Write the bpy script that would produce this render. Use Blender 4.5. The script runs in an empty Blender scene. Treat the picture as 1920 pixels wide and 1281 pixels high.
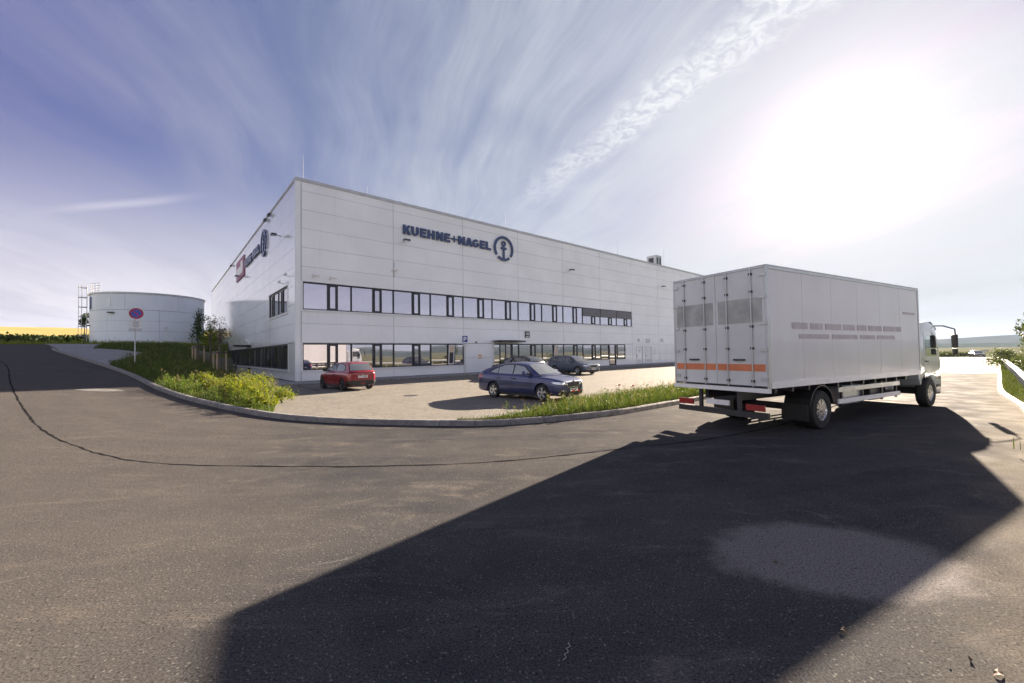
import bpy, bmesh, math, random
import numpy as np
from mathutils import Vector, Matrix
from mathutils.geometry import delaunay_2d_cdt

random.seed(7)
rng = np.random.default_rng(7)
SC = bpy.context.scene
COL = SC.collection
rad = math.radians

# ------------------------------------------------------------------ camera
FPX, PITCH, ROLL, CAMZ = 769.85, .0278, -.0147, 2.0
_F = Vector((0, math.cos(PITCH), math.sin(PITCH)))
_R0 = Vector((1, 0, 0))
_U0 = _R0.cross(_F)
_R = _R0 * math.cos(ROLL) + _U0 * math.sin(ROLL)
_U = _U0 * math.cos(ROLL) - _R0 * math.sin(ROLL)
cam = bpy.data.cameras.new('camera')
cam.sensor_width = 36
cam.lens = FPX / 1920 * 36
cam.clip_start = .1
cam.clip_end = 9000
camo = bpy.data.objects.new('camera', cam)
COL.objects.link(camo)
m = Matrix.Identity(4)
for i in range(3):
    m[i][0] = _R[i]; m[i][1] = _U[i]; m[i][2] = -_F[i]
m[2][3] = CAMZ
camo.matrix_world = m
SC.camera = camo

# ------------------------------------------------------------------ sun, sky, exposure
SUN_AZ, SUN_EL = 39.9, 20.3
sun = bpy.data.lights.new('sun', 'SUN')
sun.energy = 5.0
sun.angle = rad(.6)
sun.color = (1.0, .83, .65)
suno = bpy.data.objects.new('sun', sun)
COL.objects.link(suno)
SUNV = Vector((math.sin(rad(SUN_AZ)) * math.cos(rad(SUN_EL)), math.cos(rad(SUN_AZ)) * math.cos(rad(SUN_EL)), math.sin(rad(SUN_EL))))
suno.rotation_euler = SUNV.to_track_quat('Z', 'Y').to_euler()
suno.location = (60, 60, 60)

SC.render.engine = 'CYCLES'
SC.view_settings.view_transform = 'Standard'
SC.view_settings.look = 'None'
SC.view_settings.exposure = 2.55
SC.view_settings.gamma = 1
SC.view_settings.use_curve_mapping = False
SC.cycles.max_bounces = 6
SC.cycles.diffuse_bounces = 3
SC.cycles.glossy_bounces = 3
SC.cycles.transparent_max_bounces = 8
SC.cycles.caustics_reflective = False
SC.cycles.caustics_refractive = False
SC.cycles.sample_clamp_indirect = 6


class NT:
    """small node-graph helper"""
    def __init__(s, tree):
        s.t = tree; s.n = tree.nodes; s.l = tree.links
    def new(s, typ, **kw):
        n = s.n.new(typ)
        for k, v in kw.items():
            setattr(n, k, v)
        return n
    def put(s, sock, v):
        if isinstance(v, bpy.types.NodeSocket):
            s.l.new(v, sock)
        elif v is not None:
            sock.default_value = v
    def math(s, op, a, b=None, c=None, clamp=False):
        n = s.new('ShaderNodeMath', operation=op, use_clamp=clamp)
        s.put(n.inputs[0], a)
        if b is not None: s.put(n.inputs[1], b)
        if c is not None: s.put(n.inputs[2], c)
        return n.outputs[0]
    def vm(s, op, a, b=None, out=0):
        n = s.new('ShaderNodeVectorMath', operation=op)
        s.put(n.inputs[0], a)
        if b is not None: s.put(n.inputs[1], b)
        return n.outputs['Value'] if op in ('DOT_PRODUCT', 'LENGTH', 'DISTANCE') else n.outputs[0]
    def mix(s, f, a, b, bt='MIX'):
        n = s.new('ShaderNodeMix', data_type='RGBA', blend_type=bt)
        s.put(n.inputs[0], f)
        s.put(n.inputs[6], tuple(a) + (1,) if isinstance(a, tuple) and len(a) == 3 else a)
        s.put(n.inputs[7], tuple(b) + (1,) if isinstance(b, tuple) and len(b) == 3 else b)
        return n.outputs[2]
    def mr(s, v, a, b, c=0, d=1, smooth=True):
        n = s.new('ShaderNodeMapRange', interpolation_type='SMOOTHSTEP' if smooth else 'LINEAR')
        s.put(n.inputs[0], v)
        for i, x in enumerate((a, b, c, d)):
            s.put(n.inputs[i + 1], x)
        return n.outputs[0]
    def noise(s, vec, scale, detail=3, rough=.5, dist=0):
        n = s.new('ShaderNodeTexNoise')
        s.put(n.inputs['Vector'], vec)
        n.inputs['Scale'].default_value = scale
        n.inputs['Detail'].default_value = detail
        n.inputs['Roughness'].default_value = rough
        n.inputs['Distortion'].default_value = dist
        return n.outputs['Fac']
    def comb(s, x, y, z):
        n = s.new('ShaderNodeCombineXYZ')
        s.put(n.inputs[0], x); s.put(n.inputs[1], y); s.put(n.inputs[2], z)
        return n.outputs[0]
    def sep(s, v):
        n = s.new('ShaderNodeSeparateXYZ'); s.put(n.inputs[0], v)
        return n.outputs
    def mapping(s, v, loc=(0, 0, 0), rot=(0, 0, 0), sc=(1, 1, 1)):
        n = s.new('ShaderNodeMapping'); s.put(n.inputs[0], v)
        n.inputs[1].default_value = loc; n.inputs[2].default_value = rot; n.inputs[3].default_value = sc
        return n.outputs[0]


def build_world():
    w = bpy.data.worlds.new('World'); SC.world = w; w.use_nodes = True
    g = NT(w.node_tree); g.n.clear()
    out = g.new('ShaderNodeOutputWorld'); bg = g.new('ShaderNodeBackground')
    bg.inputs[1].default_value = .1
    g.l.new(bg.outputs[0], out.inputs[0])
    sky = g.new('ShaderNodeTexSky', sky_type='NISHITA', sun_disc=False)
    sky.sun_elevation = rad(SUN_EL); sky.sun_rotation = rad(SUN_AZ)
    sky.air_density = 1.0; sky.dust_density = 1.5; sky.ozone_density = 2.5
    tc = g.new('ShaderNodeTexCoord').outputs['Generated']
    d = g.vm('NORMALIZE', tc)
    x, y, z = g.sep(d)
    za = g.math('MAXIMUM', z, .0)
    cs = g.vm('DOT_PRODUCT', d, tuple(SUNV))
    # planar cloud coordinates, cirrus fibres all running towards one azimuth
    inv = g.math('DIVIDE', 1.0, g.math('ADD', za, .12))
    px = g.math('MULTIPLY', x, inv); py = g.math('MULTIPLY', y, inv)
    P = g.comb(px, py, 0.0)
    A = rad(-17)   # fibre azimuth
    ca, sa = math.cos(A), math.sin(A)
    al = g.math('ADD', g.math('MULTIPLY', px, sa), g.math('MULTIPLY', py, ca))
    ac = g.math('SUBTRACT', g.math('MULTIPLY', px, ca), g.math('MULTIPLY', py, sa))
    warp = g.noise(P, .55, 2)
    acw = g.math('ADD', ac, g.math('MULTIPLY', warp, .9))
    f1 = g.noise(g.comb(g.math('MULTIPLY', al, .30), g.math('MULTIPLY', acw, 1.5), 3.1), 1.0, 7, .62, .25)
    f2 = g.noise(g.comb(g.math('MULTIPLY', al, .9), g.math('MULTIPLY', acw, 6.0), 9.7), 1.0, 7, .68, .35)
    big = g.noise(P, .75, 4, .55)
    cir = g.math('ADD', g.math('MULTIPLY', f1, .50), g.math('ADD', g.math('MULTIPLY', f2, .34), g.math('MULTIPLY', big, .42)))
    cirm = g.mr(cir, .50, .82)
    back_fill = g.mr(cs, -.06, -.55, 0, .85)  # unseen sky opposite the sun, brightened to lift the shaded walls
    # old contrail: a frayed straight band in the same plane
    p1, p2 = CONTRAIL
    dv = (p2 - p1).normalized(); nv = Vector((-dv.y, dv.x))
    along = g.math('ADD', g.math('MULTIPLY', g.math('SUBTRACT', px, p1.x), dv.x), g.math('MULTIPLY', g.math('SUBTRACT', py, p1.y), dv.y))
    perp = g.math('ADD', g.math('MULTIPLY', g.math('SUBTRACT', px, p1.x), nv.x), g.math('MULTIPLY', g.math('SUBTRACT', py, p1.y), nv.y))
    fr = g.noise(P, 24, 5, .72, .8)
    fr2 = g.noise(P, 5, 3, .6)
    perp2 = g.math('ADD', perp, g.math('MULTIPLY', g.math('SUBTRACT', fr2, .5), .16))
    band = g.math('SUBTRACT', 1.0, g.mr(g.math('ABSOLUTE', perp2), .03, .125), clamp=True)
    band = g.math('MULTIPLY', band, g.mr(fr, .36, .64, .10, 1))
    band = g.math('MULTIPLY', band, g.mr(along, -.75, .35, 0, 1))
    # thin fresh contrail low on the other side
    q1, q2 = CONTRAIL2
    dv2 = (q2 - q1).normalized(); nv2 = Vector((-dv2.y, dv2.x))
    al2 = g.math('ADD', g.math('MULTIPLY', g.math('SUBTRACT', px, q1.x), dv2.x), g.math('MULTIPLY', g.math('SUBTRACT', py, q1.y), dv2.y))
    pe2 = g.math('ADD', g.math('MULTIPLY', g.math('SUBTRACT', px, q1.x), nv2.x), g.math('MULTIPLY', g.math('SUBTRACT', py, q1.y), nv2.y))
    pe2 = g.math('ADD', pe2, g.math('MULTIPLY', g.math('SUBTRACT', warp, .5), .25))
    L2 = (q2 - q1).length
    th = g.math('SUBTRACT', 1.0, g.mr(g.math('ABSOLUTE', pe2), .0, .05), clamp=True)
    th = g.math('MULTIPLY', th, g.math('MULTIPLY', g.mr(al2, -.1, .4), g.mr(al2, L2 * .5, L2 * 1.1, 1, 0)))
    # colours (linear, before the strength of 0.1 and the exposure)
    K = 10 / 2 ** SC.view_settings.exposure
    def kc(c): return tuple(v * K for v in c)
    away = g.mr(cs, .93, -.05)              # 0 near the sun, 1 away from it
    deep = g.mix(away, kc((.19, .225, .30)), kc((.050, .060, .28)))
    nis = g.mix(1.0, sky.outputs[0], (1.0, .88, 1.0), 'MULTIPLY')
    base = g.mix(.08, deep, nis)
    hz = g.mr(za, .06, .40, 1, 0)
    hzc = g.mix(away, kc((.66, .69, .74)), kc((.84, .80, .87)))
    col = g.mix(g.math('MULTIPLY', hz, 1.0, clamp=True), base, hzc)
    col = g.mix(back_fill, col, kc((1.12, 1.09, 1.16)))
    cc = g.mix(away, kc((.73, .77, .83)), kc((.30, .29, .45)))
    col = g.mix(g.math('MULTIPLY', cirm, g.mr(cs, -.1, .9, .50, .74)), col, cc)
    col = g.mix(g.math('MULTIPLY', th, .35), col, kc((.86, .82, .9)))
    gl = g.math('POWER', g.math('MAXIMUM', cs, 0.0), 75.0)
    gl = g.math('MULTIPLY', gl, g.mr(cir, .42, .8, .45, 1.3))
    gw = g.math('MULTIPLY', g.math('POWER', g.math('MAXIMUM', cs, 0.0), 9.0), g.mr(cir, .45, .78, .05, .85))
    col = g.mix(gw, col, kc((.79, .82, .87)))
    col = g.mix(g.math('MULTIPLY', gl, .66, clamp=True), col, kc((1.0, 1.0, 1.0)))
    col = g.mix(g.math('MULTIPLY', band, .85), col, kc((.97, .98, 1.0)))
    core = g.math('POWER', g.math('MAXIMUM', cs, 0.0), 300.0)
    col = g.mix(core, col, kc((1.4, 1.4, 1.38)))
    below = g.mr(z, -.12, -.01)
    col = g.mix(below, kc((.22, .21, .2)), col)
    g.l.new(col, bg.inputs[0])


def raydir(px_, py_):
    v = _F + _R * ((px_ - 960) / FPX) - _U * ((py_ - 640.5) / FPX)
    return v.normalized()
def plane_of(v):
    k = 1 / (v.z + .12)
    return Vector((v.x * k, v.y * k))
CONTRAIL = (plane_of(raydir(1130, 268)), plane_of(raydir(1440, 40)))
CONTRAIL2 = (plane_of(raydir(60, 400)), plane_of(raydir(400, 366)))
build_world()

# ------------------------------------------------------------------ site geometry constants
AZ = .8655
D = Vector((math.sin(AZ), math.cos(AZ), 0))          # along the front facade, away from us
E_ = Vector((-math.cos(AZ), math.sin(AZ), 0))        # along the left facade, away from us
NF = Vector((D.y, -D.x, 0))                          # outward normal of the front facade
NL = -D                                              # outward normal of the left facade
C0 = Vector((-14.638, 27.805, 0))
ZB, ZTOP = .30, 14.285
W0, BW = 7.0, 6.571
V0, VW = 8.98, 6.738

def S(u):
    if u < 10: return 0.
    if u < 20: return .004 * (u - 10) ** 2
    if u < 58: return .4 + .08 * (u - 20)
    if u < 90: return 3.44 + .01 * (u - 58)
    return 3.76 + .075 * (min(u, 205) - 90)
def sst(a, b, x):
    t = min(1, max(0, (x - a) / (b - a))); return t * t * (3 - 2 * t)
def zt(x, y):
    u = -.77 * x + .638 * y; q = x * D.x + y * D.y
    k = sst(1, 5.6, q) * (1 - sst(60, 66, u))
    z = S(u) * (1 - k)
    if x > 0:
        w = (x * D.x + y * D.y)
        z -= .9 * sst(112, 135, w)
    return z

# ------------------------------------------------------------------ object helpers
def tag(o, label=None, cat=None, group=None, kind=None):
    if label: o['label'] = label
    if cat: o['category'] = cat
    if group: o['group'] = group
    if kind: o['kind'] = kind
    return o
def empty(name, loc=(0, 0, 0), rz=0., label=None, cat=None, group=None, kind=None, scale=1.):
    o = bpy.data.objects.new(name, None); COL.objects.link(o)
    o.empty_display_size = .3
    o.location = loc; o.rotation_euler = (0, 0, rz); o.scale = (scale,) * 3
    return tag(o, label, cat, group, kind)
def link(name, me, parent=None, mat=None):
    if mat is not None and not me.materials: me.materials.append(mat)
    o = bpy.data.objects.new(name, me); COL.objects.link(o)
    if parent is not None: o.parent = parent
    return o
def copy_tree(o, parent=None):
    c = o.copy(); COL.objects.link(c)
    if parent is not None: c.parent = parent
    for ch in list(KIDS.get(o.name, ())): copy_tree(ch, c)
    return c
KIDS = {}
def index_kids():
    KIDS.clear()
    for o in bpy.data.objects:
        if o.parent: KIDS.setdefault(o.parent.name, []).append(o)

class MB:
    """collects shapes into ONE mesh"""
    def __init__(s): s.v = []; s.f = []
    def add(s, vs, fs, M=None):
        n = len(s.v)
        s.v += [tuple(M @ Vector(p)) if M is not None else tuple(p) for p in vs]
        s.f += [tuple(i + n for i in f) for f in fs]
        return s
    def box(s, x0, x1, y0, y1, z0, z1, M=None):
        vs = [(x0, y0, z0), (x1, y0, z0), (x1, y1, z0), (x0, y1, z0), (x0, y0, z1), (x1, y0, z1), (x1, y1, z1), (x0, y1, z1)]
        return s.add(vs, [(0, 3, 2, 1), (4, 5, 6, 7), (0, 1, 5, 4), (1, 2, 6, 5), (2, 3, 7, 6), (3, 0, 4, 7)], M)
    def prism(s, pts, a, b, M=None):
        """polygon pts (p,q) in the x-z plane extruded along y from a to b"""
        n = len(pts)
        vs = [(p, a, q) for p, q in pts] + [(p, b, q) for p, q in pts]
        fs = [tuple(range(n)), tuple(reversed(range(n, 2 * n)))] + [(i, i + n, (i + 1) % n + n, (i + 1) % n) for i in range(n)]
        return s.add(vs, fs, M)
    def tube(s, pts, r, n=8, M=None, caps=True):
        pts = [Vector(p) for p in pts]
        rs = r if isinstance(r, (list, tuple)) else [r] * len(pts)
        vs, fs = [], []
        for i, p in enumerate(pts):
            t = (pts[min(i + 1, len(pts) - 1)] - pts[max(i - 1, 0)]).normalized()
            a = t.cross(Vector((0, 0, 1)) if abs(t.z) < .9 else Vector((1, 0, 0))).normalized(); b = t.cross(a)
            for j in range(n):
                w = 2 * math.pi * j / n
                vs.append(p + (a * math.cos(w) + b * math.sin(w)) * rs[i])
        for i in range(len(pts) - 1):
            for j in range(n):
                fs.append((i * n + j, i * n + (j + 1) % n, (i + 1) * n + (j + 1) % n, (i + 1) * n + j))
        if caps:
            fs.append(tuple(reversed(range(n)))); fs.append(tuple(range((len(pts) - 1) * n, len(pts) * n)))
        return s.add(vs, fs, M)
    def lathe(s, prof, n=24, M=None):
        """profile [(radius, y)] spun about the y axis"""
        vs, fs = [], []
        for r, y in prof:
            for j in range(n):
                w = 2 * math.pi * j / n
                vs.append((r * math.cos(w), y, r * math.sin(w)))
        for i in range(len(prof) - 1):
            for j in range(n):
                fs.append((i * n + j, (i + 1) * n + j, (i + 1) * n + (j + 1) % n, i * n + (j + 1) % n))
        return s.add(vs, fs, M)
    def mesh(s, name='mesh', smooth=None, bevel=0):
        me = bpy.data.meshes.new(name); me.from_pydata(s.v, [], s.f)
        bm = bmesh.new(); bm.from_mesh(me)
        bmesh.ops.recalc_face_normals(bm, faces=bm.faces)
        if bevel:
            bmesh.ops.bevel(bm, geom=[e for e in bm.edges if len(e.link_faces) == 2 and e.calc_face_angle(0) > .5], offset=bevel, segments=2, affect='EDGES', profile=.6)
        bm.to_mesh(me); bm.free()
        if smooth is not None:
            me.polygons.foreach_set('use_smooth', [True] * len(me.polygons))
            me.set_sharp_from_angle(angle=rad(smooth))
        return me
    def build(s, name, mat, parent=None, smooth=None, bevel=0):
        return link(name, s.mesh(name, smooth, bevel), parent, mat)

def frame(origin, ex, ey, ez):
    M = Matrix.Identity(4)
    for i in range(3):
        M[i][0] = ex[i]; M[i][1] = ey[i]; M[i][2] = ez[i]; M[i][3] = origin[i]
    return M
ZUP = Vector((0, 0, 1))
# local frames of both facades: x = along the wall, y = outwards, z = up (z is absolute)
MF = frame(C0, D, NF, ZUP)
ML = frame(C0, E_, NL, ZUP)

# ------------------------------------------------------------------ materials
MATS = {}
def newmat(name):
    mt = bpy.data.materials.new(name); mt.use_nodes = True
    g = NT(mt.node_tree); b = g.n['Principled BSDF']
    MATS[name] = mt
    return mt, g, b
def simple(name, col, rough=.5, metal=0., var=.12, scale=3., spec=.5, coat=0., bump=0., coatr=.05):
    mt, g, b = newmat(name)
    tc = g.new('ShaderNodeTexCoord').outputs['Object']
    n = g.noise(tc, scale, 4, .6)
    c = g.mix(g.mr(n, .25, .75, 0, 1), tuple(v * (1 - var) for v in col), tuple(min(1, v * (1 + var)) for v in col))
    g.l.new(c, b.inputs['Base Color'])
    b.inputs['Roughness'].default_value = rough
    r = g.mr(g.noise(tc, scale * 4, 3), .3, .7, max(.02, rough * .85), min(1, rough * 1.12)); g.l.new(r, b.inputs['Roughness'])
    b.inputs['Metallic'].default_value = metal
    b.inputs['Specular IOR Level'].default_value = spec
    b.inputs['Coat Weight'].default_value = coat
    b.inputs['Coat Roughness'].default_value = coatr
    if bump:
        bn = g.new('ShaderNodeBump'); bn.inputs['Strength'].default_value = bump; bn.inputs['Distance'].default_value = .01
        g.l.new(g.noise(tc, scale * 30, 3), bn.inputs['Height']); g.l.new(bn.outputs[0], b.inputs['Normal'])
    return mt

def asphalt():
    mt, g, b = newmat('asphalt')
    tc = g.new('ShaderNodeTexCoord').outputs['Object']
    grain = g.noise(tc, 62, 4, .85)
    grain2 = g.noise(tc, 24, 3, .65)
    mott = g.noise(tc, 1.3, 5, .6, .4)
    big = g.noise(tc, .22, 3, .5)
    # wheel-polished bands sweep round the bend: rings about the inside of the curve
    x, y, z = g.sep(tc)
    rr = g.vm('LENGTH', g.comb(g.math('ADD', x, 3.0), g.math('SUBTRACT', y, 30.0), 0.0))
    ang = g.math('ARCTAN2', g.math('SUBTRACT', y, 30.0), g.math('ADD', x, 3.0))
    sweep = g.noise(g.comb(g.math('MULTIPLY', rr, 1.1), g.math('MULTIPLY', ang, 1.6), 0.0), 1.0, 5, .6, .3)
    c = g.mix(g.mr(mott, .3, .7), (.035, .0365, .041), (.054, .054, .057))
    c = g.mix(g.mr(big, .35, .65, 0, .6), c, (.060, .058, .057))
    c = g.mix(g.mr(sweep, .40, .72, 0, .5), c, (.078, .074, .070))
    # dusty worn patches
    v = g.noise(g.mapping(tc, rot=(0, 0, .6), sc=(.55, 1.5, 1)), 1.1, 6, .72, 1.2)
    c = g.mix(g.mr(v, .50, .74, 0, .62), c, (.125, .114, .100))
    # tyre-darkened and oil-dripped lengths along the bend
    dk = g.noise(g.comb(g.math('MULTIPLY', rr, 2.2), g.math('MULTIPLY', ang, 5.0), 4.0), 1.0, 5, .65)
    c = g.mix(g.mr(dk, .58, .78, 0, .45), c, (.028, .028, .031))
    # one large pale scrubbed patch with a rounded outline
    pd = g.vm('SUBTRACT', tc, (3.05, 4.02, 0.0))
    pd = g.mapping(pd, rot=(0, 0, rad(-6)), sc=(.78, 1.18, 1))
    pr = g.math('ADD', g.vm('LENGTH', pd), g.math('MULTIPLY', g.math('SUBTRACT', g.noise(tc, 2.2, 4, .6), .5), .55))
    c = g.mix(g.mr(pr, .70, .98, .85, 0), c, (.150, .142, .140))
    # sun sheen painted as a sandy tint over the outer side of the bend
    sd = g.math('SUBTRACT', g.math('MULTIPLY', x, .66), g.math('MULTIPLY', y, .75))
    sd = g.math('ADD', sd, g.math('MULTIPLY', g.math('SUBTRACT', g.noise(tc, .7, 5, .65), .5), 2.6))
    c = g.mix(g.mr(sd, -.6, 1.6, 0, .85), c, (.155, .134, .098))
    # and a lighter dusty run on the inner left side
    sl = g.math('ADD', g.math('ADD', g.math('MULTIPLY', x, -1.0), g.math('MULTIPLY', y, -.6)), g.math('MULTIPLY', g.math('SUBTRACT', g.noise(tc, .5, 5, .65), .5), 3.0))
    c = g.mix(g.mr(sl, -1.2, 1.2, 0, .42), c, (.090, .082, .075))
    # fine scratches
    ws = g.new('ShaderNodeTexVoronoi', feature='DISTANCE_TO_EDGE'); ws.inputs['Scale'].default_value = .55
    g.l.new(g.vm('ADD', tc, g.vm('MULTIPLY', g.comb(mott, big, 0.0), (1.2, 1.2, 0))), ws.inputs['Vector'])
    sc = g.math('MULTIPLY', g.mr(ws.outputs['Distance'], .0, .012, 1, 0), g.mr(g.noise(tc, .9, 3), .58, .72, 0, .28))
    c = g.mix(sc, c, (.24, .22, .2))
    c = g.mix(g.mr(grain, .34, .68), g.mix(1., c, (.46, .46, .48), 'MULTIPLY'), g.mix(1., c, (1.62, 1.6, 1.56), 'MULTIPLY'))
    c = g.mix(g.mr(grain2, .62, .74, 0, .6), c, (.17, .155, .135))
    vo = g.new('ShaderNodeTexVoronoi'); vo.inputs['Scale'].default_value = 48; g.l.new(tc, vo.inputs['Vector'])
    vr = g.sep(vo.outputs['Color'])[0]
    st = g.math('MULTIPLY', g.mr(vr, .90, .93, 0, 1), g.mr(vo.outputs['Distance'], .25, .45, 1, 0))
    c = g.mix(g.math('MULTIPLY', st, .5), c, (.23, .215, .195))
    st2 = g.math('MULTIPLY', g.mr(vr, .08, .05, 0, 1), g.mr(vo.outputs['Distance'], .3, .5, 1, 0))
    c = g.mix(g.math('MULTIPLY', st2, .7), c, (.012, .012, .013))
    g.l.new(c, b.inputs['Base Color'])
    g.l.new(g.mr(mott, .3, .7, .72, .9), b.inputs['Roughness'])
    b.inputs['Specular IOR Level'].default_value = .008
    bn = g.new('ShaderNodeBump'); bn.inputs['Strength'].default_value = .30; bn.inputs['Distance'].default_value = .006
    g.l.new(g.math('ADD', grain, g.math('MULTIPLY', grain2, .3)), bn.inputs['Height']); g.l.new(bn.outputs[0], b.inputs['Normal'])
    return mt

def paving(name, c1, c2, mort, rot, bw=.2, bh=.1):
    mt, g, b = newmat(name)
    tc = g.new('ShaderNodeTexCoord').outputs['Object']
    br = g.new('ShaderNodeTexBrick')
    g.l.new(g.mapping(tc, rot=(0, 0, rot)), br.inputs['Vector'])
    br.inputs['Color1'].default_value = c1 + (1,); br.inputs['Color2'].default_value = c2 + (1,)
    br.inputs['Mortar'].default_value = mort + (1,)
    br.inputs['Scale'].default_value = 1.; br.inputs['Brick Width'].default_value = bw; br.inputs['Row Height'].default_value = bh
    br.inputs['Mortar Size'].default_value = .011; br.inputs['Mortar Smooth'].default_value = .3; br.inputs['Bias'].default_value = 0
    n = g.noise(tc, .8, 5, .6); n2 = g.noise(tc, 40, 3, .6)
    c = g.mix(g.mr(n, .3, .7, 0, .5), br.outputs['Color'], g.mix(1., br.outputs['Color'], (.72, .72, .74), 'MULTIPLY'))
    c = g.mix(g.mr(n2, .3, .7, 0, .3), c, g.mix(1., c, (.7, .7, .7), 'MULTIPLY'))
    st = g.noise(g.mapping(tc, rot=(0, 0, rot), sc=(1, .25, 1)), .6, 4, .65)
    c = g.mix(g.mr(st, .6, .75, 0, .3), c, (.09, .085, .08))
    g.l.new(c, b.inputs['Base Color']); b.inputs['Roughness'].default_value = .8
    b.inputs['Specular IOR Level'].default_value = .07
    bn = g.new('ShaderNodeBump'); bn.inputs['Strength'].default_value = .5; bn.inputs['Distance'].default_value = .01; bn.invert = True
    g.l.new(br.outputs['Fac'], bn.inputs['Height']); g.l.new(bn.outputs[0], b.inputs['Normal'])
    return mt

def cladding(name, col, rough=.26, ribs=True, coat=1.):
    mt, g, b = newmat(name)
    tc = g.new('ShaderNodeTexCoord').outputs['Object']
    n = g.noise(tc, .35, 3, .5)
    oi = g.new('ShaderNodeObjectInfo').outputs['Random']
    c = g.mix(g.mr(n, .3, .7), tuple(v * .95 for v in col), tuple(v * 1.03 for v in col))
    c = g.mix(g.mr(oi, 0, 1, 0, .10, False), c, tuple(v * .7 for v in col))
    dirt = g.noise(g.mapping(tc, sc=(5, 5, .22)), 1.5, 6, .65)
    c = g.mix(g.mr(dirt, .52, .8, 0, .24), c, tuple(v * .6 for v in col))
    g.l.new(c, b.inputs['Base Color']); b.inputs['Roughness'].default_value = rough
    b.inputs['Coat Weight'].default_value = coat; b.inputs['Coat Roughness'].default_value = .10
    if ribs:
        z = g.sep(tc)[2]
        w = g.math('FRACT', g.math('MULTIPLY', z, 1 / .05))
        bn = g.new('ShaderNodeBump'); bn.inputs['Strength'].default_value = .05; bn.inputs['Distance'].default_value = .002
        h = g.math('ADD', g.mr(g.math('ABSOLUTE', g.math('SUBTRACT', w, .5)), .3, .5), g.math('MULTIPLY', g.noise(tc, .9, 2), 1.5))
        g.l.new(h, bn.inputs['Height'])
        g.l.new(bn.outputs[0], b.inputs['Normal'])
    return mt

def window_glass(name, tint, depth=.55, rough=.015):
    """coated facade glass: half mirror, half dark room behind"""
    mt, g, b = newmat(name)
    tc = g.new('ShaderNodeTexCoord').outputs['Object']
    oi = g.new('ShaderNodeObjectInfo').outputs['Random']
    b.inputs['Base Color'].default_value = tint + (1,)
    b.inputs['Metallic'].default_value = 1.
    g.l.new(g.math('MULTIPLY', oi, .03), b.inputs['Roughness'])
    g.l.new(g.mix(g.math('MULTIPLY', oi, .30), tint, tuple(v * .55 for v in tint)), b.inputs['Base Color'])
    d = g.new('ShaderNodeBsdfPrincipled'); 
    g.l.new(g.mix(oi, (.02, .022, .026), (.10, .10, .10)), d.inputs['Base Color'])
    d.inputs['Roughness'].default_value = .03
    ms = g.new('ShaderNodeMixShader'); ms.inputs[0].default_value = depth
    g.l.new(d.outputs[0], ms.inputs[1]); g.l.new(b.outputs[0], ms.inputs[2])
    g.l.new(ms.outputs[0], g.n['Material Output'].inputs[0])
    bn = g.new('ShaderNodeBump'); bn.inputs['Strength'].default_value = .02; bn.inputs['Distance'].default_value = .02
    g.l.new(g.noise(tc, .7, 2), bn.inputs['Height']); g.l.new(bn.outputs[0], b.inputs['Normal'])
    return mt

def car_paint(name, col, flake=.35, rough=.28):
    mt, g, b = newmat(name)
    tc = g.new('ShaderNodeTexCoord').outputs['Object']
    n = g.noise(tc, 2.5, 3)
    z = g.sep(tc)[2]
    c = g.mix(g.mr(n, .3, .7), tuple(v * .92 for v in col), tuple(v * 1.06 for v in col))
    # road film on the lowest part of the body
    c = g.mix(g.math('MULTIPLY', g.mr(z, .55, .2, 0, 1), g.mr(g.noise(tc, 7, 4), .35, .7, .1, .45)), c, (.10, .09, .08))
    g.l.new(c, b.inputs['Base Color'])
    b.inputs['Metallic'].default_value = flake; b.inputs['Roughness'].default_value = rough
    b.inputs['Coat Weight'].default_value = 1.; b.inputs['Coat Roughness'].default_value = .03
    return mt

def leaf(name, c1, c2, c3=None, trans=.35):
    mt, g, b = newmat(name)
    tc = g.new('ShaderNodeTexCoord').outputs['Object']
    n = g.noise(tc, 3., 4, .7); n2 = g.noise(tc, 23., 2)
    c = g.mix(g.mr(n, .3, .7), c1, c2)
    if c3: c = g.mix(g.mr(n2, .55, .75, 0, .8), c, c3)
    g.l.new(c, b.inputs['Base Color']); b.inputs['Roughness'].default_value = .55
    b.inputs['Specular IOR Level'].default_value = .10
    t = g.new('ShaderNodeBsdfTranslucent'); g.l.new(g.mix(1., c, (1.5, 1.6, .8), 'MULTIPLY'), t.inputs[0])
    ms = g.new('ShaderNodeMixShader'); ms.inputs[0].default_value = trans
    g.l.new(b.outputs[0], ms.inputs[1]); g.l.new(t.outputs[0], ms.inputs[2]); g.l.new(ms.outputs[0], g.n['Material Output'].inputs[0])
    return mt

def ground_mat(name, c1, c2, s1=.3, s2=9, bump=.6):
    mt, g, b = newmat(name)
    tc = g.new('ShaderNodeTexCoord').outputs['Object']
    n = g.noise(tc, s1, 5, .65); n2 = g.noise(tc, s2, 4, .7)
    c = g.mix(g.mr(n, .3, .7), c1, c2)
    c = g.mix(g.mr(n2, .35, .7, 0, .6), c, tuple(v * .5 for v in c1))
    g.l.new(c, b.inputs['Base Color']); b.inputs['Roughness'].default_value = .95; b.inputs['Specular IOR Level'].default_value = .0
    bn = g.new('ShaderNodeBump'); bn.inputs['Strength'].default_value = bump; bn.inputs['Distance'].default_value = .05
    g.l.new(n2, bn.inputs['Height']); g.l.new(bn.outputs[0], b.inputs['Normal'])
    return mt

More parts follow.
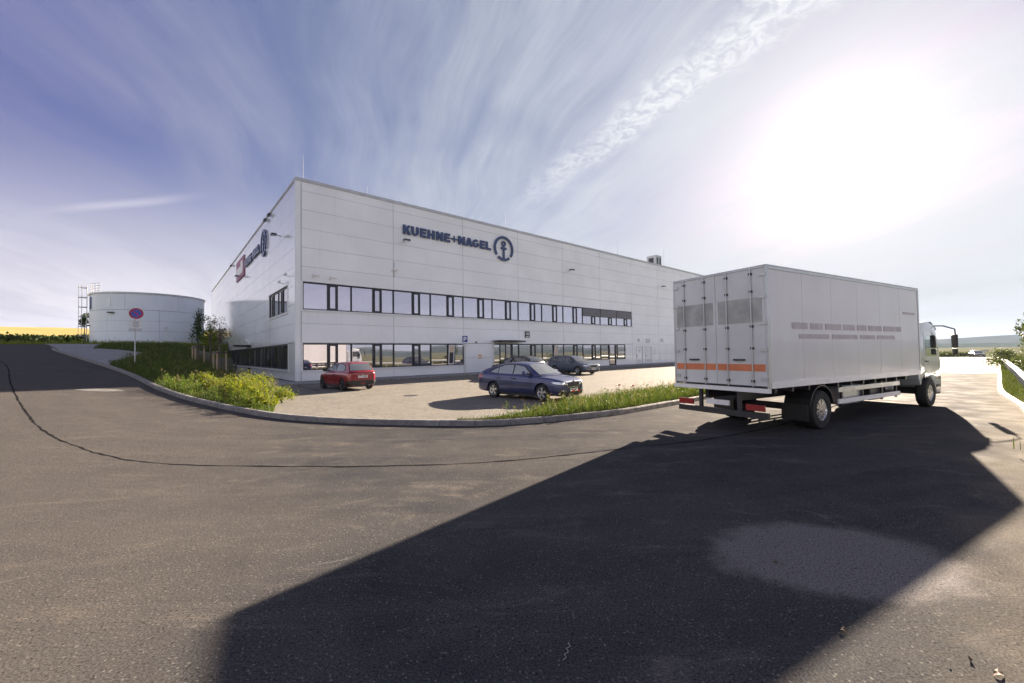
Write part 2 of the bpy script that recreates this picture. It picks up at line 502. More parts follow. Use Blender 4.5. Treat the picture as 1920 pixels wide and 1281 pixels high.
M_ASPH = asphalt()
M_PAVE = paving('concrete_pavers', (.17, .163, .145), (.225, .212, .185), (.085, .078, .07), AZ)
M_WALK = paving('footway_pavers', (.26, .26, .26), (.33, .325, .32), (.12, .12, .12), AZ, .2, .2)
M_LINEP = paving('dark_line_pavers', (.045, .045, .05), (.06, .06, .065), (.03, .03, .03), AZ)
M_KERB = simple('kerb_concrete', (.19, .185, .18), .85, var=.28, scale=5, bump=.5, spec=.2)
M_KERBR = simple('pale_kerb_concrete', (.55, .52, .47), .8, var=.15, scale=5, bump=.4, spec=.2)
M_CLAD = cladding('wall_cladding', (.85, .88, .90))
M_CLADC = cladding('corner_cladding', (.80, .84, .86), ribs=False)
M_TANK = cladding('tank_cladding', (.76, .82, .88), .4, coat=.3)
M_TRIM = simple('pale_trim', (.66, .68, .70), .35, .2, var=.06)
M_COPE = simple('coping_metal', (.50, .52, .54), .4, .3, var=.08)
M_JOINT = simple('joint_backing', (.22, .23, .24), .8)  # dark backing that shows in the panel joints
M_FRAME = simple('anthracite_frame', (.018, .020, .030), .35, .2, var=.2)
M_GLASS = window_glass('facade_glass', (.66, .66, .76), .80)
M_GLASSG = window_glass('ground_floor_glass', (.56, .55, .60), .72)
M_GLASSD = window_glass('dark_side_glass', (.42, .46, .50), .45)
M_BLIND = simple('grey_blind', (.15, .15, .17), .5, .2)
M_SIGNB = simple('sign_blue', (.022, .050, .15), .4, 0, var=.1, coat=.3)
M_RED = simple('banner_magenta', (.30, .07, .16), .5)
M_WHITE = simple('white_paint', (.78, .78, .77), .4, var=.05)
M_DKMET = simple('dark_metal', (.06, .06, .065), .4, .6)
M_GALV = simple('galvanised_steel', (.45, .46, .47), .42, .8, var=.15, scale=9)
M_BLACK = simple('black_plastic', (.012, .012, .013), .5, var=.2)
M_RUBBER = simple('rubber', (.014, .014, .015), .8, var=.3, scale=12, bump=.3)
M_RIM = simple('alloy', (.62, .63, .65), .28, .85, var=.06)
M_CHROME = simple('chrome', (.75, .76, .78), .12, 1.)
M_LENS = simple('lamp_lens', (.55, .58, .62), .08, .6, coat=1.)
M_TAILR = simple('tail_lamp', (.30, .015, .02), .15, 0, coat=1.)
M_PLATE = simple('plate_white', (.75, .75, .74), .35)
M_PLTXT = simple('plate_text', (.02, .02, .03), .5)
M_GRAVEL = ground_mat('plinth_gravel', (.11, .10, .10), (.22, .21, .20), 6, 30)
M_GRASSG = ground_mat('grass_soil', (.045, .060, .016), (.075, .085, .025))
M_VERGE = ground_mat('verge_ground', (.05, .07, .02), (.09, .095, .035), .6, 5)
M_WHEAT = ground_mat('wheat', (.34, .275, .11), (.42, .33, .14), .05, .9, .3)
M_FAR = ground_mat('far_field', (.12, .14, .08), (.19, .18, .13), .01, .05, .1)
M_HILL = ground_mat('hill_land', (.025, .05, .045), (.07, .085, .06), .004, .02, .1)
M_STAKE = simple('stake_wood', (.42, .31, .20), .8, var=.25, scale=14, bump=.3)
M_BARK = simple('bark', (.12, .10, .08), .9, var=.3, scale=20, bump=.6)
M_CONC = simple('wall_concrete', (.45, .47, .50), .8, var=.12, scale=1.5, bump=.2)
M_TAR = simple('tar_seal', (.017, .017, .018), .95, var=.4, scale=6, spec=.0)

# ------------------------------------------------------------------ ground sheets
def inside(pt, poly):
    x, y = pt; c = False; n = len(poly)
    for i in range(n):
        x1, y1 = poly[i]; x2, y2 = poly[(i + 1) % n]
        if (y1 > y) != (y2 > y) and x < (x2 - x1) * (y - y1) / (y2 - y1) + x1: c = not c
    return c
def sheet(name, poly, step, mat, dz, zf=zt, skirt=0., extra=None):
    """polygon laid on the terrain, triangulated with interior points, with an optional skirt"""
    P = []
    n = len(poly)
    for i in range(n):
        a, b = Vector(poly[i]), Vector(poly[(i + 1) % n]); L = (b - a).length
        k = max(1, int(L / step))
        for j in range(k): P.append(tuple(a.lerp(b, j / k)))
    nb = len(P)
    xs = [p[0] for p in P]; ys = [p[1] for p in P]
    x = min(xs) + step * .5
    while x < max(xs):
        y = min(ys) + step * .5
        while y < max(ys):
            if inside((x, y), P): P.append((x, y))
            y += step
        x += step
    r = delaunay_2d_cdt([Vector(p) for p in P], [(i, (i + 1) % nb) for i in range(nb)], [], 1, 1e-4)
    vs, fs = r[0], r[2]
    verts = [(v.x, v.y, zf(v.x, v.y) + dz) for v in vs]
    faces = [tuple(f) for f in fs]
    if skirt:
        # boundary edges down
        cnt = {}
        for f in faces:
            for i in range(len(f)):
                e = (f[i], f[(i + 1) % len(f)])
                if (e[1], e[0]) in cnt: del cnt[(e[1], e[0])]
                else: cnt[e] = 1
        for a, b in list(cnt):
            k = len(verts)
            verts += [(verts[a][0], verts[a][1], verts[a][2] - skirt), (verts[b][0], verts[b][1], verts[b][2] - skirt)]
            faces.append((b, a, k, k + 1))
    me = bpy.data.meshes.new(name); me.from_pydata(verts, [], faces)
    me.polygons.foreach_set('use_smooth', [True] * len(me.polygons)); me.set_sharp_from_angle(angle=rad(40))
    return link(name, me, None, mat)

# kerb line (front of the site), road level
KERB = [(-37.5, 33.4), (-35.3, 31.8), (-29.2, 27.7), (-23.3, 23.74), (-19.2, 20.77), (-15.44, 17.8), (-12.46, 15.74), (-9.6, 14.13), (-7.7, 13.10), (-6.3, 12.52), (-5.06, 12.12), (-4.0, 11.84),
        (-2.42, 11.54), (-1.2, 11.36), (-.18, 11.44), (1.13, 11.88), (2.22, 12.44), (3.57, 13.22), (6.33, 15.50), (9.5, 18.3), (14, 22.4), (22, 29.6), (40, 45.2), (90, 88.2)]
def catmull(P, k=6):
    out = []
    for i in range(len(P) - 1):
        p0, p1, p2, p3 = (Vector(P[max(0, i - 1)]), Vector(P[i]), Vector(P[i + 1]), Vector(P[min(len(P) - 1, i + 2)]))
        for j in range(k):
            t = j / k
            out.append(.5 * ((2 * p1) + (p2 - p0) * t + (2 * p0 - 5 * p1 + 4 * p2 - p3) * t * t + (3 * p1 - p0 - 3 * p2 + p3) * t ** 3))
    out.append(Vector(P[-1])); return out
KC = catmull(KERB)
def resample(P, L):
    out = [P[0].copy()]; acc = 0.
    for a, b in zip(P, P[1:]):
        seg = (b - a).length; pos = 0.
        while acc + (seg - pos) >= L:
            pos += L - acc; out.append(a.lerp(b, pos / seg)); acc = 0.
        acc += seg - pos
    return out
def offset(P, dist):
    out = []
    for i, p in enumerate(P):
        t = (P[min(i + 1, len(P) - 1)] - P[max(0, i - 1)]).normalized()
        out.append(p + Vector((-t.y, t.x)) * dist)
    return out

# far ground: polar sheet out to the hills
def build_ground():
    vs, fs = [], []
    R = [0, 3, 6, 10, 15, 20, 26, 32, 38, 44, 50, 56, 60, 66, 72, 80, 88, 100, 115, 130, 145, 160, 180, 200, 230, 260, 320, 420, 600, 900, 1500, 2600, 4200]
    N = 180
    for r in R:
        for j in range(N):
            a = 2 * math.pi * j / N
            x, y = r * math.sin(a), r * math.cos(a)
            vs.append((x, y, zt(x, y) - .05 - (.25 if 20 < x * D.x + y * D.y and x > 12 else 0)))
    for i in range(len(R) - 1):
        for j in range(N):
            fs.append((i * N + j, i * N + (j + 1) % N, (i + 1) * N + (j + 1) % N, (i + 1) * N + j))
    me = bpy.data.meshes.new('ground'); me.from_pydata(vs, [], fs)
    me.polygons.foreach_set('use_smooth', [True] * len(me.polygons))
    o = link('ground', me, None, M_FAR); o['kind'] = 'structure'
build_ground()

def uq(u, q):
    """point from ascent coordinate u and distance q along D"""
    a, b, c, d = -.77, .638, D.x, D.y
    det = a * d - b * c
    return ((u * d - b * q) / det, (a * q - u * c) / det)
RKERB = [(9.0, 7.2), (12.0, 9.7), (15.1, 12.2), (18.3, 15.3), (20.4, 17.3), (24.0, 20.4), (29.8, 25.28), (43.9, 37.2), (77.5, 65.7), (112, 95)]
RK = catmull(RKERB, 5)
road_poly = [(-9, -30), (40, -30), (60, 30), (140, 119)] + [(130, 128), (100, 98)] + [tuple(p) for p in reversed(offset(KC, .3))] + [uq(60, -2), uq(60.5, -40), uq(60, -80), uq(20, -80), uq(-10, -60)]
road_poly = [(-60, -28), (30, -28), (30, 18)] + [(p.x + .4, p.y - .4) for p in RK[10:]] + [(112, 104)] + [tuple(p) for p in reversed(offset(KC, .3))] + [uq(60, -8), uq(60.3, -30), uq(60, -78), uq(25, -78)]
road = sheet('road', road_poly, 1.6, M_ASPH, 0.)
road['kind'] = 'structure'

# parking court, flat at .15
PK = [p for p in KC if -8.0 < p.x]
pk_in = offset(PK, .13)
NFL = 2.5   # footway width before the facade
def fpt(s, o, z=0.):
    p = C0 + D * s + NF * o; return (p.x, p.y)
park_poly = [tuple(p) for p in pk_in if p.x < 60]
park_poly += [fpt(62, NFL), fpt(-1.9, NFL), (-10.5, 18.7)]
flat = lambda z: (lambda x, y: z)
parking = sheet('parking_court', park_poly, 3., M_PAVE, 0., flat(.15), .1); parking['kind'] = 'structure'
walk_poly = [fpt(-1.9, NFL - .12), fpt(80, NFL - .12), fpt(80, .05), fpt(0.05, .05)]
def lpt(t, o):
    p = C0 + E_ * t + NL * o; return (p.x, p.y)
walk_poly += [lpt(.05, -.05), lpt(14, -.05), lpt(14, 1.9), lpt(9, 2.1), lpt(3.5, 2.1)]
walk_poly = [fpt(-1.9, NFL - .12), fpt(80, NFL - .12), fpt(80, -.05), fpt(0, -.05), lpt(21, -.05), lpt(21, 1.7), lpt(9, 1.9), lpt(2.2, 2.0)]
walk = sheet('footway', walk_poly, 3., M_WALK, 0., flat(.27), .15); walk['kind'] = 'structure'
gv = sheet('gravel_strip', [fpt(-.30, .30), fpt(60, .30), fpt(60, -.1), lpt(-.1, -.1), lpt(21, -.1), lpt(21, .30), lpt(-.30, .30)][:-1], 3., M_GRAVEL, 0., flat(.276)); gv['kind'] = 'structure'

# crossing pavement towards the tank
ped_poly = [(-23.9, 24.2), (-35.2, 32.0), (-37.9, 34.2), (-36.0, 35.0), (-33.5, 34.8), (-30.0, 33.2), (-28.2, 30.6)]
ped = sheet('pavement', ped_poly, 1.2, M_WALK, .10, zt, .12); ped['kind'] = 'structure'
ped2 = sheet('tank_access_path', [(-38.0, 34.3), (-45.0, 39.5), (-49.5, 47.0), (-46.5, 48.5), (-42, 42), (-36.0, 35.2)], 1.4, M_WALK, .06, zt, .12); ped2['kind'] = 'structure'

# planting beds
bedL_poly = [(-23.7, 24.1), (-28.0, 30.5), (-29.8, 33.4), (-33.3, 35.0), (-36, 35.3), (-42.2, 42.5), (-47.5, 50.5), (-50, 56), (-45, 60), lpt(39, .2), lpt(21.2, .2), lpt(21.2, 1.75), lpt(9, 1.95), lpt(3.0, 2.1)] + \
            [(-13.2, 22.6), (-10.65, 18.7), (-7.9, 13.6)] + [tuple(p) for p in reversed(offset([p for p in KC if -24.2 < p.x < -7.7], .13))]
bedL = sheet('planting_bed', bedL_poly, 1.0, M_GRASSG, .13, zt, .2); bedL['kind'] = 'structure'
BR = [p for p in KC if -1.6 < p.x < 16]
bedR_out = offset(BR, .13)
def brw(x): return .12 + 2.5 * sst(-1.6, 4.0, x)
bedR_in = [p + (q - p).normalized() * brw(p.x) for p, q in zip(bedR_out, offset(BR, 3.))]
bedR_poly = [tuple(p) for p in bedR_out] + [tuple(p) for p in reversed(bedR_in)]
bedR = sheet('planting_bed', bedR_poly, .8, M_GRASSG, .0, flat(.17), .1); bedR['kind'] = 'structure'
# right verge beyond the pale kerb
rk_in = offset(RK, -.16)
verge_poly = [tuple(p) for p in rk_in] + [(150, 95), (90, 40), (40, 12), (12, 5.5)]
verge = sheet('grass_verge', verge_poly, 4., M_VERGE, 0., lambda x, y: .13 + zt(x, y), .1); verge['kind'] = 'structure'
# left: grass bank beyond the road end and the wheat field rising behind it
bank_poly = [uq(60, -110), uq(60, 20), uq(96, 40), uq(96, -150)]
bank = sheet('roadside_grass', bank_poly, 5., ground_mat('bank_grass', (.09, .12, .02), (.17, .18, .04), .3, 3), .03); bank['kind'] = 'structure'
wheat_poly = [uq(94, -260), uq(94, 90), uq(230, 160), uq(230, -420)]
wheat = sheet('wheat_field', wheat_poly, 14., M_WHEAT, .45, zt, .5); wheat['kind'] = 'structure'

# tar-sealed seam and other marks, sheets 4-8 mm above the road
def ribbon(name, pts, width, mat, dz, zf=zt, jit=0.):
    P = resample(catmull([Vector(p) for p in pts], 8), .25)
    vs, fs = [], []
    for i, p in enumerate(P):
        t = (P[min(i + 1, len(P) - 1)] - P[max(0, i - 1)]).normalized(); n = Vector((-t.y, t.x))
        w = width * (1 + jit * (random.random() - .5)); o = n * (jit * .03 * (random.random() - .5))
        for sgn in (-1, 1):
            q = p + o + n * sgn * w / 2
            vs.append((q.x, q.y, zf(q.x, q.y) + dz))
        if i: fs.append((2 * i - 2, 2 * i - 1, 2 * i + 1, 2 * i))
    me = bpy.data.meshes.new(name); me.from_pydata(vs, [], fs)
    return link(name, me, None, mat)
seam = ribbon('tar_seam', [(-44, 31), (-38, 28.5), (-29.9, 24.1), (-21.27, 17.43), (-16.33, 13.69), (-12.62, 11.0), (-10.23, 9.51), (-8.34, 8.48), (-6.7, 7.83), (-4.72, 7.57), (-2.52, 7.43), (-.62, 7.57), (.89, 7.98), (2.64, 8.65), (4.56, 9.36), (8, 11.6), (16, 18.5), (40, 39)], .042, M_TAR, .006, zt, 1.2)
seam['kind'] = 'structure'
sc_ = sheet('chalk_scuff', [(-17.9, 16.75), (-17.2, 16.65), (-16.5, 16.72), (-16.0, 17.0), (-16.5, 17.25), (-17.2, 17.3), (-17.8, 17.05)], .5, simple('chalk', (.12, .118, .112), .9, var=.5, scale=9), .008); sc_['kind'] = 'structure'

far_road = sheet('glare_pale_road', [tuple(p) for p in reversed(offset([p for p in KC if p.x > 34], -.05))] + [(33.0, 30.2), (36.2, 30.2)] + [(p.x, p.y) for p in offset([p for p in RK if p.x > 37], .02)][:-1], 4., simple('glare_pale_surface', (.42, .41, .38), .85, var=.1, scale=.4, spec=.1), .006); far_road['kind'] = 'structure'  # paler far stretch; the road's sun glare is put into its base colour
# parking bay lines of dark pavers, manhole
for i, s in enumerate([-.6, 1.9, 4.6, 7.3, 10.0, 12.7, 15.4, 18.1, 20.8, 23.5, 26.2]):
    o = sheet('bay_line', [fpt(s, NFL + .05), fpt(s + .12, NFL + .05), fpt(s + .12, NFL + 5.0), fpt(s, NFL + 5.0)], 3., M_LINEP, 0., flat(.154)); o['kind'] = 'structure'
o = MB(); o.add([(-4.585 + .32 * math.cos(a * math.pi / 10), 18.5 + .32 * math.sin(a * math.pi / 10), .155) for a in range(20)], [tuple(range(20))])
mh = o.build('manhole_cover', M_DKMET); mh['kind'] = 'structure'

# kerbs: individual stones
def kerb(name, P, L, w, h, mat, zf, label, side=1, below=.12, lim=None):
    root = empty(name); root['kind'] = 'structure'
    pts = resample(P, L)
    for i, (a, b) in enumerate(zip(pts, pts[1:])):
        t = (b - a).normalized(); n = Vector((-t.y, t.x)) * side
        g_ = .006
        a2, b2 = a + t * g_, b - t * g_
        za, zb_ = zf(a.x, a.y), zf(b.x, b.y)
        jj = (random.random() - .5) * .008
        prof = [(0, -below), (0, h - .03), (.025, h), (w, h), (w, -below)]
        vs = [(*(a2 + n * p)[:], za + q + jj) for p, q in prof] + [(*(b2 + n * p)[:], zb_ + q + jj) for p, q in prof]
        k = len(prof)
        fs = [tuple(range(k)), tuple(reversed(range(k, 2 * k)))] + [(j, j + k, (j + 1) % k + k, (j + 1) % k) for j in range(k)]
        MB().add(vs, fs).build('kerbstone', mat, root)
    return root
kc_vis = [p for p in KC if p.x < 60]
kerb('kerb', kc_vis, 1.0, .14, .155, M_KERB, zt, '')
kerb('pale_kerb', RK[:-1], 1.0, .15, .14, M_KERBR, zt, '', side=-1)
kerb('footway_kerb', [Vector(fpt(-1.9, NFL)), Vector(fpt(60, NFL))], 1.0, .12, .12, M_KERB, lambda x, y: .15, '')
kerb('pavement_kerb', [Vector(p) for p in [(-23.9, 24.3), (-28.2, 30.7), (-30.0, 33.3), (-33.5, 34.9), (-36.1, 35.2)]], 1.0, .10, .13, M_KERB, zt, '', side=-1)

# hills all round
def build_hills():
    for nm, Rr, hb, am, sd in (('hills', 1500, 30, 1., 1.3), ('far_hills', 2500, 62, 1.4, 4.1)):
        vs, fs = [], []
        N = 240
        for i, (dr, hf) in enumerate([(0, -.02), (60, .25), (150, .7), (260, 1.), (420, .8), (700, 0)]):
            for j in range(N):
                a = 2 * math.pi * j / N
                hh = hb * (.62 + .22 * math.sin(3 * a + sd) + .16 * math.sin(7 * a + 2 * sd) + .08 * math.sin(17 * a + sd) + .05 * math.sin(31 * a)) * am
                hh *= 1 - .42 * sst(1.2, .6, abs(math.atan2(math.sin(a - .85), math.cos(a - .85))))
                r = Rr + dr
                vs.append((r * math.sin(a), r * math.cos(a), hh * hf + 1.5 * math.sin(40 * a + i) * hf))
        for i in range(5):
            for j in range(N):
                fs.append((i * N + j, i * N + (j + 1) % N, (i + 1) * N + (j + 1) % N, (i + 1) * N + j))
        me = bpy.data.meshes.new(nm); me.from_pydata(vs, [], fs); me.polygons.foreach_set('use_smooth', [True] * len(me.polygons))
        o = link(nm, me, None, M_HILL); o['kind'] = 'structure'
build_hills()
# ------------------------------------------------------------------ warehouse
FRONT_BAYS, LEFT_LEN = 16, V0 + 8 * VW
FLEN = W0 + BW * (FRONT_BAYS - 1)
COURSE = [ZB] + [.30 + 1.3135 * k for k in range(1, 11)] + [14.10]
wh = empty('warehouse', tuple(C0), 0, 'large white panel-clad warehouse with two ribbon window bands and dark blue lettering', 'warehouse')
WH = Matrix.Translation(-C0)           # children use world frames expressed relative to the root
MFl, MLl = WH @ MF, WH @ ML
def part(mb, name, mat, parent=wh, label=None, **k):
    o = mb.build(name, mat, parent, **k)
    if label: o['label'] = label
    return o

# window bands (s0, s1, z0, z1) cut out of the cladding
HEAD1, HEAD2, SILL2, SILL1 = 2.89, 7.13, 5.20, 1.02
UP = (W0 - BW, W0 + 5 * BW, SILL2, HEAD2)
LOWA = (W0 - BW, W0 + BW, SILL1, HEAD1)
LOWB0, LOWB1 = 16.95, 38.3
ENTR = (LOWB0, W0 + 2 * BW, .30, HEAD1)
LOWB = (W0 + 2 * BW, LOWB1, SILL1, HEAD1)
DOORB = (34.85, 36.3, .30, SILL1)
SD = [(40.75, 42.25, .30, 2.62), (42.85, 44.4, .30, 2.62)]
CUT_F = [UP, LOWA, ENTR, LOWB, DOORB] + SD
LUP = (2.45, 2.45 + VW, SILL2, HEAD2)
LLOW = (2.30, 2.30 + 5.5 * VW, SILL1, HEAD1)
LDOOR = (19.0, 20.6, .30, SILL1)
CUT_L = [LUP, LLOW, LDOOR]
def cut(rect, holes):
    rs = [rect]
    for h in holes:
        out = []
        for r in rs:
            a0, a1, b0, b1 = r
            if h[0] >= a1 or h[1] <= a0 or h[2] >= b1 or h[3] <= b0: out.append(r); continue
            if h[2] > b0: out.append((a0, a1, b0, h[2]))
            if h[3] < b1: out.append((a0, a1, h[3], b1))
            m0, m1 = max(b0, h[2]), min(b1, h[3])
            if h[0] > a0: out.append((a0, h[0], m0, m1))
            if h[1] < a1: out.append((h[1], a1, m0, m1))
        rs = out
    return [r for r in rs if r[1] - r[0] > .05 and r[3] - r[2] > .03]
GAP = .008
def clad(M, joints, holes, nmax):
    rest = MB(); cnt = 0
    for i in range(len(joints) - 1):
        for j in range(len(COURSE) - 1):
            a0, a1, b0, b1 = joints[i], joints[i + 1], COURSE[j], COURSE[j + 1]
            for (r0, r1, s0, s1) in cut((a0 + .022, a1 - .022, b0 + (GAP if j else 0), b1 - GAP), holes):
                pr = random.uniform(-.0015, .0015)
                if cnt < nmax:
                    mb = MB(); mb.box(r0, r1, -.10, pr, s0, s1, M); part(mb, 'wall_panel', M_CLAD)
                    cnt += 1
                else: rest.box(r0, r1, -.10, pr, s0, s1, M)
    if rest.v:
        o = part(rest, 'wall_panel', M_CLAD); o['kind'] = 'stuff'
JF = [.32] + [W0 + BW * k for k in range(FRONT_BAYS)]
JF[-1] -= .3
JL = [.32] + [V0 + VW * k for k in range(9)]
JL[-1] -= .3
clad(MFl, JF, CUT_F, 175)
clad(MLl, JL, CUT_L, 115)
# dark substrate behind the joints + body of the hall, butted behind the panels
body = MB()
hb = [C0, C0 + D * FLEN, C0 + D * FLEN + E_ * LEFT_LEN, C0 + E_ * LEFT_LEN]
cen = sum(hb, Vector()) / 4
ins = [C0 + (D + E_) * .08, C0 + D * (FLEN - .08) + E_ * .08, C0 + D * (FLEN - .08) + E_ * (LEFT_LEN - .08), C0 + E_ * (LEFT_LEN - .08) + D * .08]
body.add([(p.x - C0.x, p.y - C0.y, z) for z in (-.4, 13.9) for p in ins], [(0, 1, 2, 3), (4, 7, 6, 5)] + [(i, (i + 1) % 4, (i + 1) % 4 + 4, i + 4) for i in range(4)])
part(body, 'wall_core', M_JOINT)
# joint cover strips (recessed, lighter), corner and end trims, coping
for M, js in ((MFl, JF[1:-1]), (MLl, JL[1:-1])):
    for s in js:
        for z0, z1 in ((.30, SILL1 - .15), (HEAD1 + .1, SILL2 - .15), (HEAD2 + .08, 14.10)):
            hl = CUT_F if M is MFl else CUT_L
            mid = (z0 + z1) / 2
            part(MB().box(s - .016, s + .016, -.09, -.012, z0, z1, M), 'joint_cover', M_COPE)
ct = MB(); ct.prism([(-.004, .004), (.30, .004), (.30, -.10), (-.10, -.10), (-.10, .30)][::-1], 0, 1)
def corner(M0, w=.30):
    mb = MB()
    pts = [(-.006, .006), (w, .006), (w, -.05), (-.05 + .0, -.05), (-.05, -w), (-.006, -w)]
    # expressed with x = along front, y = outwards; z extruded
    vs = [(p, q, .30) for p, q in pts] + [(p, q, 14.09) for p, q in pts]
    n = len(pts)
    return mb.add(vs, [tuple(range(n)), tuple(reversed(range(n, 2 * n)))] + [(i, (i + 1) % n, (i + 1) % n + n, i + n) for i in range(n)], M0)
part(corner(MFl), 'corner_trim', M_CLADC)
part(MB().box(FLEN - .3, FLEN + .01, -.3, .01, .3, 14.09, MFl), 'corner_trim', M_CLADC)
part(MB().box(LEFT_LEN - .3, LEFT_LEN + .01, -.3, .01, .3, 14.09, MLl), 'corner_trim', M_CLADC)
part(MB().box(-.06, FLEN + .06, -.5, .055, 14.10, 14.285, MFl).box(-.03, FLEN, -.02, .028, 14.05, 14.10, MFl), 'coping', M_COPE)
part(MB().box(.55, LEFT_LEN + .06, -.5, .055, 14.103, 14.288, MLl).box(.06, LEFT_LEN, -.02, .028, 14.05, 14.10, MLl).box(.055, .55, -.0, .055, 14.103, 14.287, MLl), 'coping', M_COPE)
rf = MB(); rf.add([(p.x - C0.x, p.y - C0.y, 13.95) for p in ins], [(0, 1, 2, 3)]); part(rf, 'roof', M_COPE)
part(MB().box(-.01, FLEN, -.07, .012, -.35, .296, MFl), 'plinth', M_CONC)
part(MB().box(-.01, LEFT_LEN, -.07, .012, -.35, .296, MLl), 'plinth', M_CONC)

def pane(M, s0, s1, z0, z1, y=-.075, mat=None, tilt=0., parent=wh, name='pane'):
    t = random.uniform(-.0045, .0045); t2 = random.uniform(-.003, .003)
    c = ((s0 + s1) / 2, (z0 + z1) / 2)
    T = M @ Matrix.Translation((c[0], y, c[1])) @ Matrix.Rotation(t, 4, 'Z') @ Matrix.Rotation(t2, 4, 'X')
    return MB().box(-(s1 - s0) / 2, (s1 - s0) / 2, -.012, 0, -(z1 - z0) / 2, (z1 - z0) / 2, T).build(name, mat, parent)

def band(M, s0, n, wmod, z0, z1, gmat, name='ribbon_window', label=None, flip=False, shutters=(), opened=(), ends=(1, 1), skip=None):
    """ribbon window: frame > pane; each module is a large pane, a heavy vent sash and a narrower pane"""
    fr = MB(); FD = -.03
    s1 = s0 + n * wmod
    fr.box(s0, s1, -.10, FD, z1 - .11, z1, M); fr.box(s0, s1, -.10, FD, z0, z0 + .075, M)
    root = empty(name); root.parent = wh
    if label: root['label'] = label
    mirror = (lambda a, b: (a, b)) if not flip else (lambda a, b: (s0 + s1 - b, s0 + s1 - a))
    zi0, zi1 = z0 + .075, z1 - .11
    for k in range(n):
        a = s0 + k * wmod
        def B(u, v, y0=-.10, y1=FD, q0=zi0, q1=zi1):
            x0, x1 = mirror(a + u * wmod, a + v * wmod); fr.box(x0, x1, y0, y1, q0, q1, M)
        B(.0, .018); B(.483, .515); B(.688, .712); B(.982, 1.0)
        sh = zi1
        if k in shutters:
            sh = zi0 + (zi1 - zi0) * .50
            x0, x1 = mirror(a + .018 * wmod, a + .982 * wmod)
            MB().box(x0, x1, FD + .002, FD + .03, sh + .04, zi1 + .03, M).build('shutter', M_BLIND, root)
            B(.018, .982, -.10, FD, sh, sh + .04)
        def PN(u, v, q0=zi0, q1=sh):
            x0, x1 = mirror(a + u * wmod, a + v * wmod); pane(M, x0, x1, q0, q1, mat=gmat, parent=root)
        PN(.018, .483); PN(.712, .982)
        # vent sash, proud of the frame
        x0, x1 = mirror(a + .515 * wmod, a + .688 * wmod)
        if k in opened:
            h = sh - zi0
            T = M @ Matrix.Translation(((x0 + x1) / 2, -.03, zi0)) @ Matrix.Rotation(-.10, 4, 'X')
            w = (x1 - x0) / 2
            MB().box(-w, -w + .07, -.05, .0, 0, h, T).box(w - .07, w, -.05, 0, 0, h, T).box(-w + .07, w - .07, -.05, 0, 0, .08, T).box(-w + .07, w - .07, -.05, 0, h - .08, h, T).build('vent_sash', M_WHITE, root)['label'] = 'tilted open vent sash'
            MB().box(-w + .07, w - .07, -.03, -.02, .08, h - .08, T).build('pane', gmat, root)
            fr.box(x0, x1, -.10, -.095, zi0, sh, M)
        else:
            f2 = MB()
            f2.box(x0, x0 + .10, -.09, FD + .018, zi0, sh, M).box(x1 - .10, x1, -.09, FD + .018, zi0, sh, M)
            f2.box(x0 + .10, x1 - .10, -.09, FD + .018, zi0, zi0 + .10, M).box(x0 + .10, x1 - .10, -.09, FD + .018, sh - .10, sh, M)
            f2.build('vent_sash', M_FRAME, root)
            pane(M, x0 + .10, x1 - .10, zi0 + .10, sh - .10, y=-.06, mat=gmat, parent=root)
    fr.build('window_frame', M_FRAME, root)
    # pale surround: sill and head flashing
    MB().prism([(s0 - .16, z0 - .0), (s1 + .16, z0 - .0), (s1 + .16, z0 - .13), (s0 - .16, z0 - .13)], .004, .06, M).build('window_sill', M_TRIM, root)
    MB().box(s0 - .16, s1 + .16, .004, .045, z1 + .0, z1 + .035, M).build('head_flashing', M_TRIM, root)
    if ends[0]: MB().box(s0 - .16, s0 - .0, .003, .02, z0, z1, M).build('window_jamb', M_TRIM, root)
    if ends[1]: MB().box(s1, s1 + .16, .003, .02, z0, z1, M).build('window_jamb', M_TRIM, root)
    return root
HB = BW / 2
band(MFl, UP[0], 12, HB, SILL2, HEAD2, M_GLASS, label='upper front ribbon window, grey blinds over its last three bays', shutters=(9, 10, 11))
band(MFl, LOWA[0], 4, HB, SILL1, HEAD1, M_GLASSG, label='ground floor front ribbon window nearest the building corner', opened=(3,))
band(MFl, LOWB[0], 4, HB, SILL1, HEAD1, M_GLASSG, label='ground floor front ribbon window beside the entrance', opened=(1,), ends=(0, 0))
band(MLl, LUP[0], 2, VW / 2, SILL2, HEAD2, M_GLASSG, label='small upper window on the side wall')
band(MLl, LLOW[0], 11, VW / 2, SILL1, HEAD1, M_GLASSD, label='long dark ground floor window on the side wall')

def glazed(M, s0, s1, z0, z1, mull, gmat, name, fw=.07, transom=None, y=-.02):
    root = empty(name); root.parent = wh
    fr = MB()
    fr.box(s0, s1, -.10, y, z1 - .10, z1, M); fr.box(s0, s1, -.10, y, z0, z0 + fw, M)
    ms = [s0] + list(mull) + [s1]
    for i, s in enumerate(ms):
        a = s if i == 0 else (s - fw if i == len(ms) - 1 else s - fw / 2)
        fr.box(a, a + fw, -.10, y, z0 + fw, z1 - .10, M)
    fr.build('door_frame' if 'door' in name or 'entrance' in name else 'window_frame', M_FRAME, root)
    for i in range(len(ms) - 1):
        a = ms[i] + (fw if i == 0 else fw / 2); b = ms[i + 1] - (fw if i == len(ms) - 2 else fw / 2)
        pane(M, a, b, z0 + fw, z1 - .10, mat=gmat, parent=root)
    return root
e = glazed(MFl, ENTR[0], ENTR[1] - .0, .30, HEAD1, [17.75, 18.45, 19.15, 19.3], M_GLASSG, 'entrance')
MB().box(18.38, 18.41, -.02, .05, 1.0, 1.6, MFl).build('door_handle', M_GALV, e)
MB().box(18.50, 18.53, -.02, .05, 1.0, 1.6, MFl).build('door_handle', M_GALV, e)
e2 = W0 + 4 * BW
